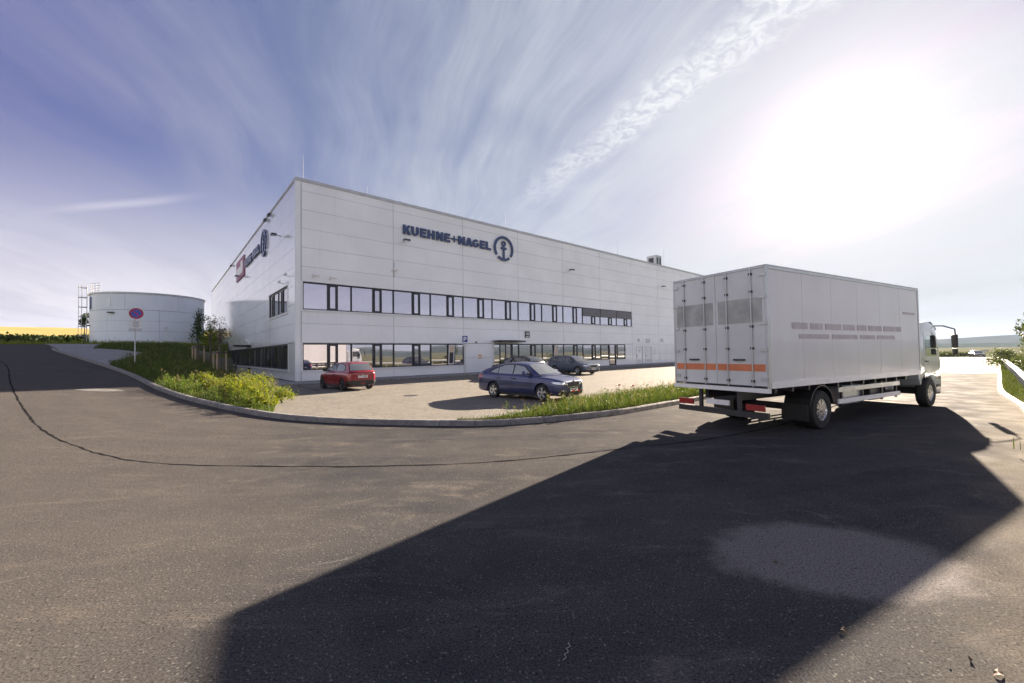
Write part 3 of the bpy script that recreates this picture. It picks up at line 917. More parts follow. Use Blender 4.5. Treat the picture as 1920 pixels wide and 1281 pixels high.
glazed(MFl, e2, DOORB[0], SILL1, HEAD1, [], M_GLASSG, 'fixed_window')
dg = glazed(MFl, DOORB[0], DOORB[1], .30, HEAD1, [], M_GLASSG, 'glass_door', fw=.13, y=.005)
MB().box(DOORB[0] + .3, DOORB[1] - .3, -.06, -.055, 1.75, 2.55, MFl).build('notice_sheet', M_PLATE, dg)
MB().box(DOORB[1] - .13, DOORB[1] - .05, .005, .06, 1.25, 1.3, MFl).build('door_handle', M_GALV, dg)
fx = glazed(MFl, DOORB[1], LOWB1, SILL1, HEAD1, [DOORB[1] + .35], M_GLASSG, 'fixed_window')
MB().box(e2, DOORB[0], .004, .06, SILL1 - .13, SILL1, MFl).build('window_sill', M_TRIM, fx)
MB().box(DOORB[1], LOWB1 + .16, .004, .06, SILL1 - .13, SILL1, MFl).build('window_sill', M_TRIM, fx)
MB().box(e2 + .162, LOWB1 + .16, .004, .045, HEAD1, HEAD1 + .035, MFl).build('head_flashing', M_TRIM, fx)
MB().box(ENTR[0] - .16, ENTR[0], .003, .05, .30, HEAD1 + .1, MFl).build('window_jamb', M_TRIM, fx)
MB().box(DOORB[1] + .6, LOWB1 - .1, -.07, -.065, 1.75, 2.0, MFl).build('glass_film', M_PLATE, fx)
# steel service doors with vents
for k, (a, b, z0, z1) in enumerate(SD):
    r = empty('service_door'); r.parent = wh
    MB().box(a, a + .06, -.09, .012, z0, z1, MFl).box(b - .06, b, -.09, .012, z0, z1, MFl).box(a + .06, b - .06, -.09, .012, z1 - .06, z1, MFl).build('door_frame', M_COPE, r)
    MB().box(a + .06, b - .06, -.09, -.03, z0 + .02, z1 - .06, MFl).build('door_leaf', M_CLADC, r)
    lv = MB()
    for q in range(6): lv.box(a + .35, b - .35, -.03, -.01, z0 + .22 + q * .06, z0 + .25 + q * .06, MFl)
    lv.build('louvre', M_COPE, r)
    MB().box(a + .16, a + .2, -.03, .03, 1.3, 1.45, MFl).build('door_handle', M_DKMET, r)
    MB().box((a + b) / 2 - .09, (a + b) / 2 + .09, -.03, -.025, 1.95, 2.13, MFl).build('warning_label', simple('label_ochre', (.45, .25, .12), .5) if not k else M_COPE, r)
for (a, b, z0, z1) in [(41.1, 41.55, 3.22, 3.66), (43.1, 44.05, 3.1, 3.68), (46.8, 47.5, 3.25, 3.7)]:
    r = MB(); r.box(a, b, 0.0, .03, z0, z0 + .04, MFl).box(a, b, 0, .03, z1 - .04, z1, MFl).box(a, a + .04, 0, .03, z0 + .04, z1 - .04, MFl).box(b - .04, b, 0, .03, z0 + .04, z1 - .04, MFl)
    z = z0 + .06
    while z < z1 - .06: r.box(a + .04, b - .04, 0, .02, z, z + .03, MFl); z += .06
    part(r, 'vent_grille', M_COPE)
part(MB().box(45.3, 45.34, 0, .03, 1.45, 2.25, MFl).box(45.34, 45.9, 0, .02, 1.45, 1.49, MFl).box(45.34, 45.9, 0, .012, 1.49, 2.25, MFl), 'utility_hatch', M_CLADC)
# side door in the side wall + canopies
ds = glazed(MLl, LDOOR[0], LDOOR[1], .30, SILL1 - .0, [], M_GLASSD, 'side_door', fw=.1, y=.012)
def canopy(M, a, b, z, o, lab):
    r = empty('canopy'); r.parent = wh; r['label'] = lab
    MB().box(a, b, .01, o, z, z + .10, M).build('canopy_slab', M_DKMET, r)
    MB().box(a - .25, b + .25, .01, o + .2, z + .16, z + .19, M).build('canopy_glass', M_COPE, r)
    MB().box(a + .2, a + .26, .01, .06, z + .10, z + .16, M).box(b - .26, b - .2, .01, .06, z + .10, z + .16, M).box(a + .2, a + .26, o - .1, o - .05, z + .10, z + .16, M).box(b - .26, b - .2, o - .1, o - .05, z + .10, z + .16, M).build('canopy_bracket', M_GALV, r)
canopy(MFl, 16.95, 19.9, 3.02, 1.3, 'flat dark canopy over the front entrance')
canopy(MLl, 18.6, 21.4, 3.05, 1.3, 'flat dark canopy over the side door')
part(MB().lathe([(.0, -.05), (.09, -.05), (.13, 0), (.09, .05), (0, .05)], 14, MLl @ Matrix.Translation((20.3, .12, 3.75))).box(20.28, 20.32, 0, .12, 3.55, 3.65, MLl), 'dome_camera', M_WHITE, smooth=40)
part(MB().box(37.5, 63, .012, .05, 2.6, 4.15, MLl), 'dark_plinth_cladding', simple('slate_cladding', (.09, .11, .14), .5))
# plates and small signs flush on the front
part(MB().box(15.12, 15.52, .004, .012, 1.5, 1.92, MFl), 'notice_plate', simple('orange_notice', (.75, .60, .42), .5))
part(MB().box(15.16, 15.48, .0125, .014, 1.80, 1.87, MFl).box(15.16, 15.48, .0125, .014, 1.54, 1.60, MFl), 'notice_print', simple('orange_print', (.55, .22, .08), .5))
part(MB().lathe([(0, 0), (.07, 0), (.07, .12), (0, .14)], 14, MFl @ Matrix.Translation((14.9, 0.004, 3.02))), 'wall_sensor', M_DKMET, smooth=40)
part(MB().box(14.5, 14.56, .004, .02, 3.3, 3.4, MFl), 'wall_socket', M_WHITE)
# number board
nb = part(MB().box(20.92, 21.56, .004, .05, 3.52, 4.16, MFl), 'gate_number_board', simple('board_dark', (.05, .055, .065), .5))
def text_mesh(txt, size, name, mat, parent, M, depth=.004, off=0.):
    cu = bpy.data.curves.new(name, 'FONT'); cu.body = txt; cu.size = size; cu.extrude = depth; cu.offset = off
    cu.align_x = 'CENTER'; cu.align_y = 'CENTER'; cu.resolution_u = 3
    to = bpy.data.objects.new('tmp', cu); COL.objects.link(to)
    dg_ = bpy.context.evaluated_depsgraph_get()
    me = bpy.data.meshes.new_from_object(to.evaluated_get(dg_)); bpy.data.objects.remove(to)
    me.transform(M)
    me.materials.clear()
    return link(name, me, parent, mat)
# text lies in xy: map x->x, y->z, z->outwards
XZ = Matrix(((1, 0, 0, 0), (0, 0, 1, 0), (0, 1, 0, 0), (0, 0, 0, 1)))
text_mesh('H3', .34, 'gate_number', M_TRIM, wh, MFl @ Matrix.Translation((21.24, .055, 3.90)) @ XZ, .003, .012)
part(MB().box(21.05, 21.43, .051, .054, 3.58, 3.66, MFl), 'gate_number_line', M_TRIM)

# heavy grotesque capitals: outlines in a unit box, u right, v up, stroke .26
W_ = .34
GL = {
 'K': [(0, 0), (W_, 0), (W_, .30), (.42, .42), (.62, 0), (1, 0), (.66, .60), (.98, 1), (.60, 1), (W_, .66), (W_, 1), (0, 1)],
 'E': [(0, 0), (1, 0), (1, .24), (.37, .24), (.37, .40), (.90, .40), (.90, .62), (.37, .62), (.37, .76), (1, .76), (1, 1), (0, 1)],
 'H': [(0, 0), (W_, 0), (W_, .38), (1 - W_, .38), (1 - W_, 0), (1, 0), (1, 1), (1 - W_, 1), (1 - W_, .62), (W_, .62), (W_, 1), (0, 1)],
 'N': [(0, 0), (.32, 0), (.32, .50), (.66, 0), (1, 0), (1, 1), (.68, 1), (.68, .50), (.34, 1), (0, 1)],
 'L': [(0, 0), (1, 0), (1, .25), (.38, .25), (.38, 1), (0, 1)],
 '+': [(.44, .12), (.56, .12), (.56, .44), (1, .44), (1, .56), (.56, .56), (.56, .88), (.44, .88), (.44, .56), (0, .56), (0, .44), (.44, .44)],
 'A': [(0, 0), (.31, 0), (.37, .18), (.63, .18), (.69, 0), (1, 0), (.68, 1), (.5001, 1), (.5001, .74), (.58, .40), (.42, .40), (.4999, .74), (.4999, 1), (.32, 1)],
}
def arc(cx, cy, rx, ry, a0, a1, n=10):
    return [(cx + rx * math.cos(rad(a0 + (a1 - a0) * i / n)), cy + ry * math.sin(rad(a0 + (a1 - a0) * i / n))) for i in range(n + 1)]
GL['U'] = [(0, 1)] + arc(.5, .42, .5, .42, 180, 360) + [(1, 1), (1 - W_, 1)] + arc(.5, .42, .5 - W_, .20, 360, 180) + [(W_, 1)]
GL['G'] = arc(.5, .5, .5, .5, 35, 325, 16) + [(1, .28), (1, .56), (.55, .56), (.55, .37), (.68, .37)] + [(.60, .26)] + arc(.5, .5, .20, .26, 300, 50, 10)
SPAN = [(7.79, 8.48), (8.51, 9.18), (9.32, 9.89), (10.0, 10.68), (10.83, 11.5), (11.63, 12.2), (12.27, 13.0), (13.05, 13.76), (13.83, 14.59), (14.6, 15.31), (15.43, 16.0), (16.11, 16.69)]
TXT = 'KUEHNE+NAGEL'
def lettering(M, fn, zc0, zc1, ringc, R):
    root = empty('wall_sign'); root.parent = wh
    for ch, (a, b) in zip(TXT, SPAN):
        pts = [(fn(a + (b - a) * u), zc0 + (zc1 - zc0) * v) for u, v in GL[ch]]
        MB().prism(pts, .05, .15, M).build('letter', M_SIGNB, root)
    def loop(arcs, y0, y1, nm):
        mb = MB()
        for cx, cz, ro, ri, a0, a1 in arcs:
            n = max(6, int(abs(a1 - a0) / 9))
            o = [(cx + ro * math.cos(rad(a0 + (a1 - a0) * i / n)), cz + ro * math.sin(rad(a0 + (a1 - a0) * i / n))) for i in range(n + 1)]
            q = [(cx + ri * math.cos(rad(a0 + (a1 - a0) * i / n)), cz + ri * math.sin(rad(a0 + (a1 - a0) * i / n))) for i in range(n + 1)]
            for i in range(n):
                mb.prism([o[i], o[i + 1], q[i + 1], q[i]], y0, y1, M)
        return mb.build(nm, M_SIGNB, root)
    cx, cz = ringc
    loop([(cx, cz, R, R * .80, -38, 218)], .05, .15, 'emblem_ring')
    loop([(cx, cz, R, R * .80, 232, 308)], .05, .15, 'emblem_ring')
    loop([(cx, cz + R * .40, R * .225, R * .10, 0, 359.9)], .05, .15, 'emblem_anchor')
    MB().box(cx - R * .085, cx + R * .085, .05, .15, cz - R * .80, cz + R * .10, M).box(cx - R * .085, cx + R * .085, .05, .15, cz + R * .10, cz + R * .18, M).build('emblem_anchor', M_SIGNB, root)
    MB().box(cx - R * .27, cx - R * .087, .05, .15, cz - R * .07, cz + R * .10, M).box(cx + R * .087, cx + R * .27, .05, .15, cz - R * .07, cz + R * .10, M).build('emblem_anchor', M_SIGNB, root)
lettering(MFl, lambda s: s, 11.72, 12.47, (18.26, 12.12), 1.21)
MLm = MLl @ Matrix.Scale(-1, 4, (1, 0, 0))
lettering(MLm, lambda s: s - 7.79 - 22.15 + .0, 11.72, 12.52, (-11.3, 12.12), 1.21)
bn = part(MB().box(22.95, 29.0, .02, .10, 11.05, 13.35, MLl), 'banner', M_RED)
MB().prism([(28.55, 11.55), (28.55, 12.35), (27.9, 12.55), (27.0, 12.45), (26.4, 12.6), (25.6, 12.35), (25.4, 12.35), (25.4, 12.95), (23.9, 12.95), (23.6, 12.2), (23.9, 11.55)], .101, .12, MLl).build('banner_print', M_WHITE, bn)

# lamps, cameras, rods, roof outlet: things fixed to the wall move with it
def wall_lamp(M, s, z, o=1.0, nm='wall_lamp'):
    r = empty(nm); r.parent = wh
    MB().tube([(s, .0, z - .05), (s, o * .6, z)], .03, 6, M).build('lamp_arm', M_GALV, r)
    MB().prism([(s - .28, z - .05), (s + .28, z - .05), (s + .24, z + .07), (s - .24, z + .07)], o * .6, o * 1.25, M).build('lamp_head', M_DKMET, r)
    MB().box(s - .22, s + .22, o * .65, o * 1.2, z - .058, z - .051, M).build('lamp_lens', M_LENS, r)
for s in (7.9, 27.7, 47.2, 66.6): wall_lamp(MFl, s, 11.12, .55)
for s, z in ((4.65, 11.28), (25.0, 11.2)): wall_lamp(MLl, s, z, .55)
for s in (8.6, 10.3, 33.6):
    part(MB().box(s - .22, s + .22, .06, .26, 13.82, 14.0, MLl).box(s - .03, s + .03, .0, .1, 14.0, 14.1, MLl), 'parapet_floodlight', M_DKMET)
def cctv(M, s, z, k=1):
    r = empty('camera_unit'); r.parent = wh
    MB().tube([(s, 0, z - .08), (s, .22, z - .08), (s + .1 * k, .3, z)], .025, 6, M).build('camera_arm', M_WHITE, r)
    MB().box(s - .02, s + .42 * k if k > 0 else s, .22, .36, z, z + .13, M).build('camera_body', M_WHITE, r)
cctv(MFl, 1.0, 7.55); cctv(MFl, 2.15, 7.5); cctv(MFl, 6.85, 8.65)
cctv(MLl, 1.6, 7.75); cctv(MLl, 3.6, 7.5)
M_RODS = simple('rod_metal', (.30, .31, .32), .7)
for s, o_, h in ((.6, -.6, 1.9), (5.9, -2.5, 1.6), (19.6, -1.2, 2.2), (39.2, -1.5, 3.0), (51.0, -1.5, 4.4)):
    part(MB().tube([(s, o_, 13.9), (s, o_, 14.3 + h * .6), (s, o_, 14.3 + h)], [.016, .012, .006], 6, MFl), 'lightning_rod', M_RODS)
part(MB().tube([(9.6, -1, 13.9), (9.6, -1, 16.1)], .02, 6, MLl), 'lightning_rod', M_GALV)
ro = MB().box(47.6, 49.1, -2.3, -.8, 13.95, 15.95, MFl)
rp = part(ro, 'roof_outlet', M_GALV)
MB().box(47.75, 48.2, -.8, -.79, 14.5, 15.6, MFl).box(48.5, 48.95, -.8, -.79, 14.5, 15.6, MFl).build('outlet_louvre', M_DKMET, rp)
MB().box(47.59, 47.6, -2.0, -1.2, 14.5, 15.6, MFl).build('outlet_louvre', M_DKMET, rp)
part(MB().tube([(W0 + .05, .04, 8.1), (W0 + .05, .04, 9.3)], .03, 6, MFl), 'conduit', M_GALV)
# ------------------------------------------------------------------ water tank
TC = Vector((-54.9, 62.3, 0)); TR = 6.5; TZ0, TZ1 = 3.0, 11.05
tk = empty('water_tank', (TC.x, TC.y, TZ0), 0, 'round pale blue-grey sprinkler water tank with a caged ladder, left of the warehouse', 'water tank')
def ring_wall(r0, r1, z0, z1, a0, a1, n):
    mb = MB(); vs = []; fs = []
    for i in range(n + 1):
        a = rad(a0 + (a1 - a0) * i / n)
        for r, z in ((r0, z0), (r0, z1), (r1, z1), (r1, z0)): vs.append((r * math.cos(a), r * math.sin(a), z))
    for i in range(n):
        for j in range(4): fs.append((i * 4 + j, i * 4 + (j + 1) % 4, i * 4 + 4 + (j + 1) % 4, i * 4 + 4 + j))
    fs.append((0, 3, 2, 1)); fs.append((n * 4, n * 4 + 1, n * 4 + 2, n * 4 + 3))
    return mb.add(vs, fs)
H = TZ1 - TZ0
MB().lathe([(0, 0), (TR - .08, 0), (TR - .08, H - .15), (0, H - .1)], 64, Matrix.Rotation(rad(90), 4, 'X') @ Matrix.Scale(1, 4)).build('tank_core', M_JOINT, tk, smooth=40)
zs = [0, 1.38, 2.78, 4.18, 5.72, H - .1]
for k in range(len(zs) - 1):
    n = 7
    for i in range(n):
        a0 = i * 360 / n + (11 if k < 4 else 30); 
        ring_wall(TR - .07, TR + (.0 if k < 4 else .03), zs[k] + .012, zs[k + 1] - (.012 if k != 3 else .03), a0 + .12, a0 + 360 / n - .12, 12).build('tank_panel', M_TANK, tk, smooth=35)
ring_wall(TR - .3, TR + .14, H - .10, H + .12, 0, 360, 72).build('roof_rim', M_COPE, tk, smooth=35)
MB().lathe([(0, 0), (TR - .3, .0), (TR - .3, .05), (0, .35)], 48, Matrix.Translation((0, 0, H)) @ Matrix.Rotation(rad(90), 4, 'X')).build('tank_roof', M_COPE, tk, smooth=40)
# small fittings on the side we see
cdir = (Vector((0, 0, 0)) - TC).normalized(); ca_ = math.degrees(math.atan2(cdir.y, cdir.x))
def tf(da, z, r=TR):
    a = rad(ca_ + da); return Matrix.Translation((r * math.cos(a), r * math.sin(a), z)) @ Matrix.Rotation(a - math.pi / 2, 4, 'Z')
MB().box(-.3, .3, 0, .05, 0, .9, tf(-42, 6.2)).build('hatch', M_CLADC, tk)
MB().box(-.14, .14, 0, .12, 0, 1.7, tf(-72, 5.9, TR + .03)).build('level_gauge', simple('gauge_blue', (.09, .14, .26), .4), tk)
MB().box(-.35, .35, 0, .35, 0, .14, tf(-38, 5.25)).build('tank_lamp', M_DKMET, tk)
MB().box(-.2, .2, 0, .3, 0, .16, tf(-80, 3.6)).build('tank_lamp', M_DKMET, tk)
MB().box(-.15, .15, 0, .06, 0, .55, tf(15, 2.9)).build('sign_plate', M_TRIM, tk)
for a_ in (-46, -14): MB().box(-.4, .4, 0, .5, 0, .5, tf(a_, .5)).build('inlet_box', M_CLADC, tk, bevel=.05)
# caged ladder beside the tank, with a railing on the roof
lad = empty('ladder'); lad.parent = tk; lad['label'] = 'tall caged steel ladder'
T = tf(-84, 0, TR + .25)
st = MB()
for sx in (-.3, .3): st.tube([(sx, 0, 0), (sx, 0, H + 1.3)], .035, 6, T)
st.build('ladder_rail', M_GALV, lad)
rg = MB()
for k in range(30): rg.tube([(-.3, 0, .3 + k * .31), (.3, 0, .3 + k * .31)], .02, 5, T)
rg.build('ladder_rung', M_GALV, lad)
cg = MB()
def hoop(z):
    return [(.42 * math.cos(rad(a)) * 1., .0 + .85 * math.sin(rad(a)), z) for a in range(0, 181, 20)]
for k in range(6): cg.tube(hoop(2.2 + k * 1.35), .04, 5, T)
for a in (0, 36, 72, 108, 144, 180): cg.tube([(.42 * math.cos(rad(a)), .85 * math.sin(rad(a)), 2.2), (.42 * math.cos(rad(a)), .85 * math.sin(rad(a)), H + 1.3)], .028, 5, T)
cg.build('ladder_cage', M_GALV, lad)
rl = MB()
for z in (.35, .7, 1.05, 1.4):
    rl.tube([tuple(tf(a, H + z, TR - .1).translation) for a in range(-86, -52, 4)], .03, 5)
for a in range(-86, -53, 8): rl.tube([tuple(tf(a, H, TR - .1).translation), tuple(tf(a, H + 1.4, TR - .1).translation)], .03, 5)
rl.build('roof_railing', M_GALV, tk)

# retaining wall between the tank plateau and the warehouse
rw = empty('retaining_wall', tuple(C0 + E_ * 39.3), 0, 'low pale concrete retaining wall between the tank and the warehouse side', 'retaining wall')
A_ = C0 + E_ * 39.3; MR = frame(Vector((0, 0, 0)), -D, -E_, ZUP)
for i in range(4):
    MB().box(.05 + i * 1.9, 1.93 + i * 1.9, -.2, 0, -.6, 3.18, MR).build('wall_segment', M_CONC, rw, bevel=.01)
MB().box(.0, 7.7, -.25, .04, 3.182, 3.26, MR).build('wall_cap', M_COPE, rw)
# ------------------------------------------------------------------ vehicles
def lerp_tab(tab, x):
    """piecewise smooth lookup in [(x, v...)]"""
    if x <= tab[0][0]: return tab[0][1:]
    for a, b in zip(tab, tab[1:]):
        if x <= b[0]:
            t = (x - a[0]) / (b[0] - a[0]); t = t * t * (3 - 2 * t) * .5 + t * .5
            return tuple(p + (q - p) * t for p, q in zip(a[1:], b[1:]))
    return tab[-1][1:]

def apply_mods(o, smooth=32):
    dg_ = bpy.context.evaluated_depsgraph_get(); dg_.update()
    me = bpy.data.meshes.new_from_object(o.evaluated_get(dg_))
    o.modifiers.clear(); old = o.data; o.data = me
    me.polygons.foreach_set('use_smooth', [True] * len(me.polygons)); me.set_sharp_from_angle(angle=rad(smooth))
    return o

def wheel(parent, x, y, r, w, side, rimr, spokes=5, dark=False):
    """side = +1: outer face towards +y"""
    t = empty('wheel'); t.parent = parent; t.location = (x, y, r)
    k = side
    MB().lathe([(rimr, -w / 2 * k), (r * .93, -w / 2 * k), (r * .985, -w * .36 * k), (r, -w * .2 * k), (r, w * .2 * k), (r * .985, w * .36 * k), (r * .93, w / 2 * k), (rimr * 1.04, w / 2 * k), (rimr, w * .42 * k)], 28).build('tyre', M_RUBBER, t, smooth=45)
    rm = MB()
    rm.lathe([(rimr * .9, w * .30 * k), (rimr, w * .44 * k), (rimr * 1.01, w * .30 * k), (rimr, -w * .4 * k)], 28)
    mt = M_DKMET if dark else M_RIM
    yo, yi = w * .42 * k, w * .30 * k
    for i in range(spokes):
        for dd in (-.16, .16):
            a = 2 * math.pi * i / spokes + .3
            a1, a2 = a + dd, a + dd * .9
            ca1, sa1 = math.cos(a1), math.sin(a1)
            n = Vector((-math.sin(a), 0, math.cos(a))) * rimr * .085
            p0 = Vector((math.cos(a + dd * .6), 0, math.sin(a + dd * .6))) * rimr * .16; p1 = Vector((ca1, 0, sa1)) * rimr * .97
            vs = []
            for p, yy in ((p0, yo), (p1, yo)):
                vs += [p + n + Vector((0, yy, 0)), p - n + Vector((0, yy, 0))]
            for p, yy in ((p0, yi), (p1, yi)):
                vs += [p + n + Vector((0, yy, 0)), p - n + Vector((0, yy, 0))]
            rm.add(vs, [(0, 1, 3, 2), (4, 6, 7, 5), (0, 2, 6, 4), (1, 5, 7, 3), (2, 3, 7, 6), (0, 4, 5, 1)])
    rm.lathe([(rimr * .22, yi), (rimr * .20, yo * 1.02), (0, yo * 1.05)], 14)
    rm.build('rim', mt, t, smooth=35)
    MB().lathe([(rimr * .92, w * .10 * k), (0, w * .10 * k)], 20).build('brake_disc', M_DKMET, t)
    return t

def plate(parent, M, txt='', w=.52, h=.11):
    p = MB().box(-w / 2, w / 2, 0, .012, 0, h, M).build('number_plate', M_PLATE, parent)
    if txt: text_mesh(txt, h * 1.0, 'plate_characters', M_PLTXT, p, M @ Matrix.Translation((0, .0145, h / 2)) @ Matrix.Scale(-1, 4, (1, 0, 0)) @ XZ, .0005, .003)
    return p

def car(name, label, group, s, paint, glass, loc, heading, scale=1.):
    """s: dict of tables. x forward, y left, z up"""
    L = s['L']; W = s['W'] / 2
    root = empty(name, loc, rad(90 - heading), label, 'car', group, scale=scale)
    root.scale = (scale, scale, scale * s.get('zs', 1.05))
    # --- lower body
    xs = s['xs']; vs, fs = [], []
    NP = None
    for x in xs:
        w, zb, zs, zc = lerp_tab(s['body'], x)
        half = [(0, zb), (w * .78, zb), (w * .95, zb + .05), (w * .995, zb + .16), (w, zb + (zs - zb) * .45), (w * .992, zb + (zs - zb) * .72), (w * .965, zs - .03), (w * .90, zs + .01), (w * .78, zs + (zc - zs) * .55 + .01), (w * .42, zc), (0, zc + .008)]
        ringp = half + [(-y, z) for y, z in reversed(half[1:-1])]
        NP = len(ringp)
        vs += [(x, y, z) for y, z in ringp]
    for i in range(len(xs) - 1):
        for j in range(NP): fs.append((i * NP + j, i * NP + (j + 1) % NP, (i + 1) * NP + (j + 1) % NP, (i + 1) * NP + j))
    fs.append(tuple(reversed(range(NP)))); fs.append(tuple(range((len(xs) - 1) * NP, len(xs) * NP)))
    body = MB().add(vs, fs).build('body', paint)
    md = body.modifiers.new('s', 'SUBSURF'); md.levels = 2; md.render_levels = 2
    cuts = []
    for ax in s['axles']:
        cb = MB().lathe([(0, -W - .2), (s['arch'], -W - .2), (s['arch'], W + .2), (0, W + .2)], 36, Matrix.Translation((ax, 0, s['wr'] + .01)))
        co = cb.build('cutter', None); cuts.append(co)
        bo = body.modifiers.new('b', 'BOOLEAN'); bo.object = co; bo.operation = 'DIFFERENCE'; bo.solver = 'EXACT'
    apply_mods(body, 28)
    for co in cuts: bpy.data.objects.remove(co)
    from mathutils.bvhtree import BVHTree
    bvh = BVHTree.FromPolygons([v.co[:] for v in body.data.vertices], [tuple(p.vertices) for p in body.data.polygons])
    body.parent = root
    # dark inner floor and arch liners
    inn = MB()
    x0, x1 = s['axles'][1], s['axles'][0]; a = s['arch']
    inn.box(x0 + a, x1 - a, -W * .93, W * .93, .16, .5)
    for ax in s['axles']:
        inn.box(ax - a - .02, ax + a + .02, -W * .62, W * .62, .2, .62)
    inn.build('underbody', M_BLACK, root)
    # --- cabin
    cb = s['cabin']; wb = s['wb']; k = s['tumble']; zb_ = s['belt']
    top = s['roof']            # [(x, z)] roof line incl. cowl and tail points
    sec = []
    def roofz(x): return lerp_lin(top, x)
    cx = [p[0] for p in s['cab_x']]
    vs, fs = [], []; NR = 7
    for x, zl in s['cab_x']:
        zr = roofz(x)
        h = max(.004, zr - zl)
        yb = wb; yt = max(.2, wb - k * max(0, h - .05))
        sec.append((x, zl, zr))
        bulge = s.get('bulge', .10)
        # slight forward bow of front glass / rearward bow of the tail
        f = bulge * sst(.3, 1., (x - s['xr0']) / max(.01, s['cab_x'][-1][0] - s['xr0'])) if x > s['xr0'] else -bulge * .7 * sst(.3, 1., (s['xr1'] - x) / max(.01, s['xr1'] - s['cab_x'][0][0])) if x < s['xr1'] else 0
        crown = s.get('crown', .03) * min(1, h / .3)
        row = [(x, yb, zl), (x, yt + .0, zr - min(.06, h * .5)), (x + f * .25, yt - .07, zr - crown * .45), (x + f, yt * .45, zr), (x + f, -yt * .45, zr), (x + f * .25, -yt + .07, zr - crown * .45), (x, -yt, zr - min(.06, h * .5)), (x, -yb, zl)]
        NR = len(row); vs += row
    nS = len(s['cab_x'])
    for i in range(nS - 1):
        for j in range(NR - 1): fs.append((i * NR + j, i * NR + j + 1, (i + 1) * NR + j + 1, (i + 1) * NR + j))
    fs.append(tuple(range(NR))); fs.append(tuple(reversed(range((nS - 1) * NR, nS * NR))))
    MB().add(vs, fs).build('roof', paint, root, smooth=38)
    def sidey(x, z):
        zl = lerp_lin(s['cab_x'], x)
        return wb - k * max(0, z - zl)
    # side glass (polygons in x,z), black surround a touch larger
    for sy in (1, -1):
        for nm, poly, mt, off in [('window_surround', s['sur'], M_BLACK, .004)] + [('side_window', p, glass, .010) for p in s['win']]:
            vs = [(x, sy * (sidey(x, z) + off), z) for x, z in poly]
            vs2 = [(x, sy * (sidey(x, z) + off - .012), z) for x, z in poly]
            n = len(poly)
            MB().add(vs + vs2, [tuple(range(n)), tuple(reversed(range(n, 2 * n)))] + [(i, (i + 1) % n, (i + 1) % n + n, i + n) for i in range(n)]).build(nm, mt, root)
    # screens: resample the cabin surface between two stations
    def screen(nm, xa, xb, ma, mbm, mt, off):
        def row_at(x, ins):
            zl = lerp_lin(s['cab_x'], x); zr = roofz(x); h = max(.004, zr - zl); yt = max(.2, wb - k * max(0, h - .05)); crown = s.get('crown', .03) * min(1, h / .3)
            bulge = s.get('bulge', .10)
            f = bulge * sst(.3, 1., (x - s['xr0']) / max(.01, s['cab_x'][-1][0] - s['xr0'])) if x > s['xr0'] else -bulge * .7 * sst(.3, 1., (s['xr1'] - x) / max(.01, s['xr1'] - s['cab_x'][0][0])) if x < s['xr1'] else 0
            e = yt - .07 - ins
            return [(x + f * .25, e, zr - crown * .45), (x + f * .8, yt * .5 , zr - crown * .03), (x + f, 0, zr), (x + f * .8, -yt * .5, zr - crown * .03), (x + f * .25, -e, zr - crown * .45)]
        n = 6; vs, fs = [], []
        for i in range(n + 1):
            x = xa + (xb - xa) * i / n
            vs += row_at(x, 0)
        sg = 1 if xb > xa else -1
        sl = Vector((roofz(xa) - roofz(xb), 0, abs(xb - xa))); sl = Vector((sg * abs(sl.x), 0, sl.z)).normalized() * off
        vs = [tuple(Vector(p) + sl) for p in vs]
        for i in range(n):
            for j in range(4): fs.append((i * 5 + j, i * 5 + j + 1, i * 5 + 6 + j, i * 5 + 5 + j))
        MB().add(vs, fs).build(nm, mt, root, smooth=60)
    screen('windscreen', s['ws'][0], s['ws'][1], 0, 0, glass, .012)
    screen('rear_window', s['rs'][0], s['rs'][1], 0, 0, glass, .012)
    # --- details, draped onto the body
    def drape(nm, th, sg, poly, mt, off=.008, step=.07, smooth=60, par=root):
        """poly in (a, z); rays run inwards from angle th off the front axis on side sg"""
        dr = Vector((-math.cos(rad(th)), -sg * math.sin(rad(th)), 0)); u = Vector((-math.sin(rad(th)), sg * math.cos(rad(th)), 0))
        P = []
        n = len(poly)
        for i in range(n):
            p, q = Vector(poly[i]), Vector(poly[(i + 1) % n]); k = max(1, int((q - p).length / step))
            for j in range(k): P.append(p.lerp(q, j / k))
        nb = len(P); T_ = [tuple(p) for p in P]
        xx = min(p[0] for p in T_) + step * .6
        while xx < max(p[0] for p in T_[:nb]):
            zz = min(p[1] for p in T_[:nb]) + step * .6
            while zz < max(p[1] for p in T_[:nb]):
                if inside((xx, zz), T_[:nb]): P.append(Vector((xx, zz)))
                zz += step
            xx += step
        r_ = delaunay_2d_cdt(P, [(i, (i + 1) % nb) for i in range(nb)], [], 1, 1e-5)
        vs = []
        for p in r_[0]:
            o_ = u * p.x + Vector((0, 0, p.y)) - dr * 6
            hit, nn, ix, dist = bvh.ray_cast(o_, dr)
            if hit is None: hit = o_ + dr * (6 - (L / 2 if th < 50 or th > 130 else W) + .12)
            vs.append(hit - dr * off)
        mb = MB(); mb.v = [tuple(v) for v in vs]; mb.f = [tuple(f) for f in r_[2]]
        me = mb.mesh(nm, smooth)
        return link(nm, me, par, mt)
    def around(poly, k, kz=None):
        cx_ = sum(p[0] for p in poly) / len(poly); cz_ = sum(p[1] for p in poly) / len(poly)
        return [(cx_ + (p[0] - cx_) * k, cz_ + (p[1] - cz_) * (kz or k)) for p in poly]
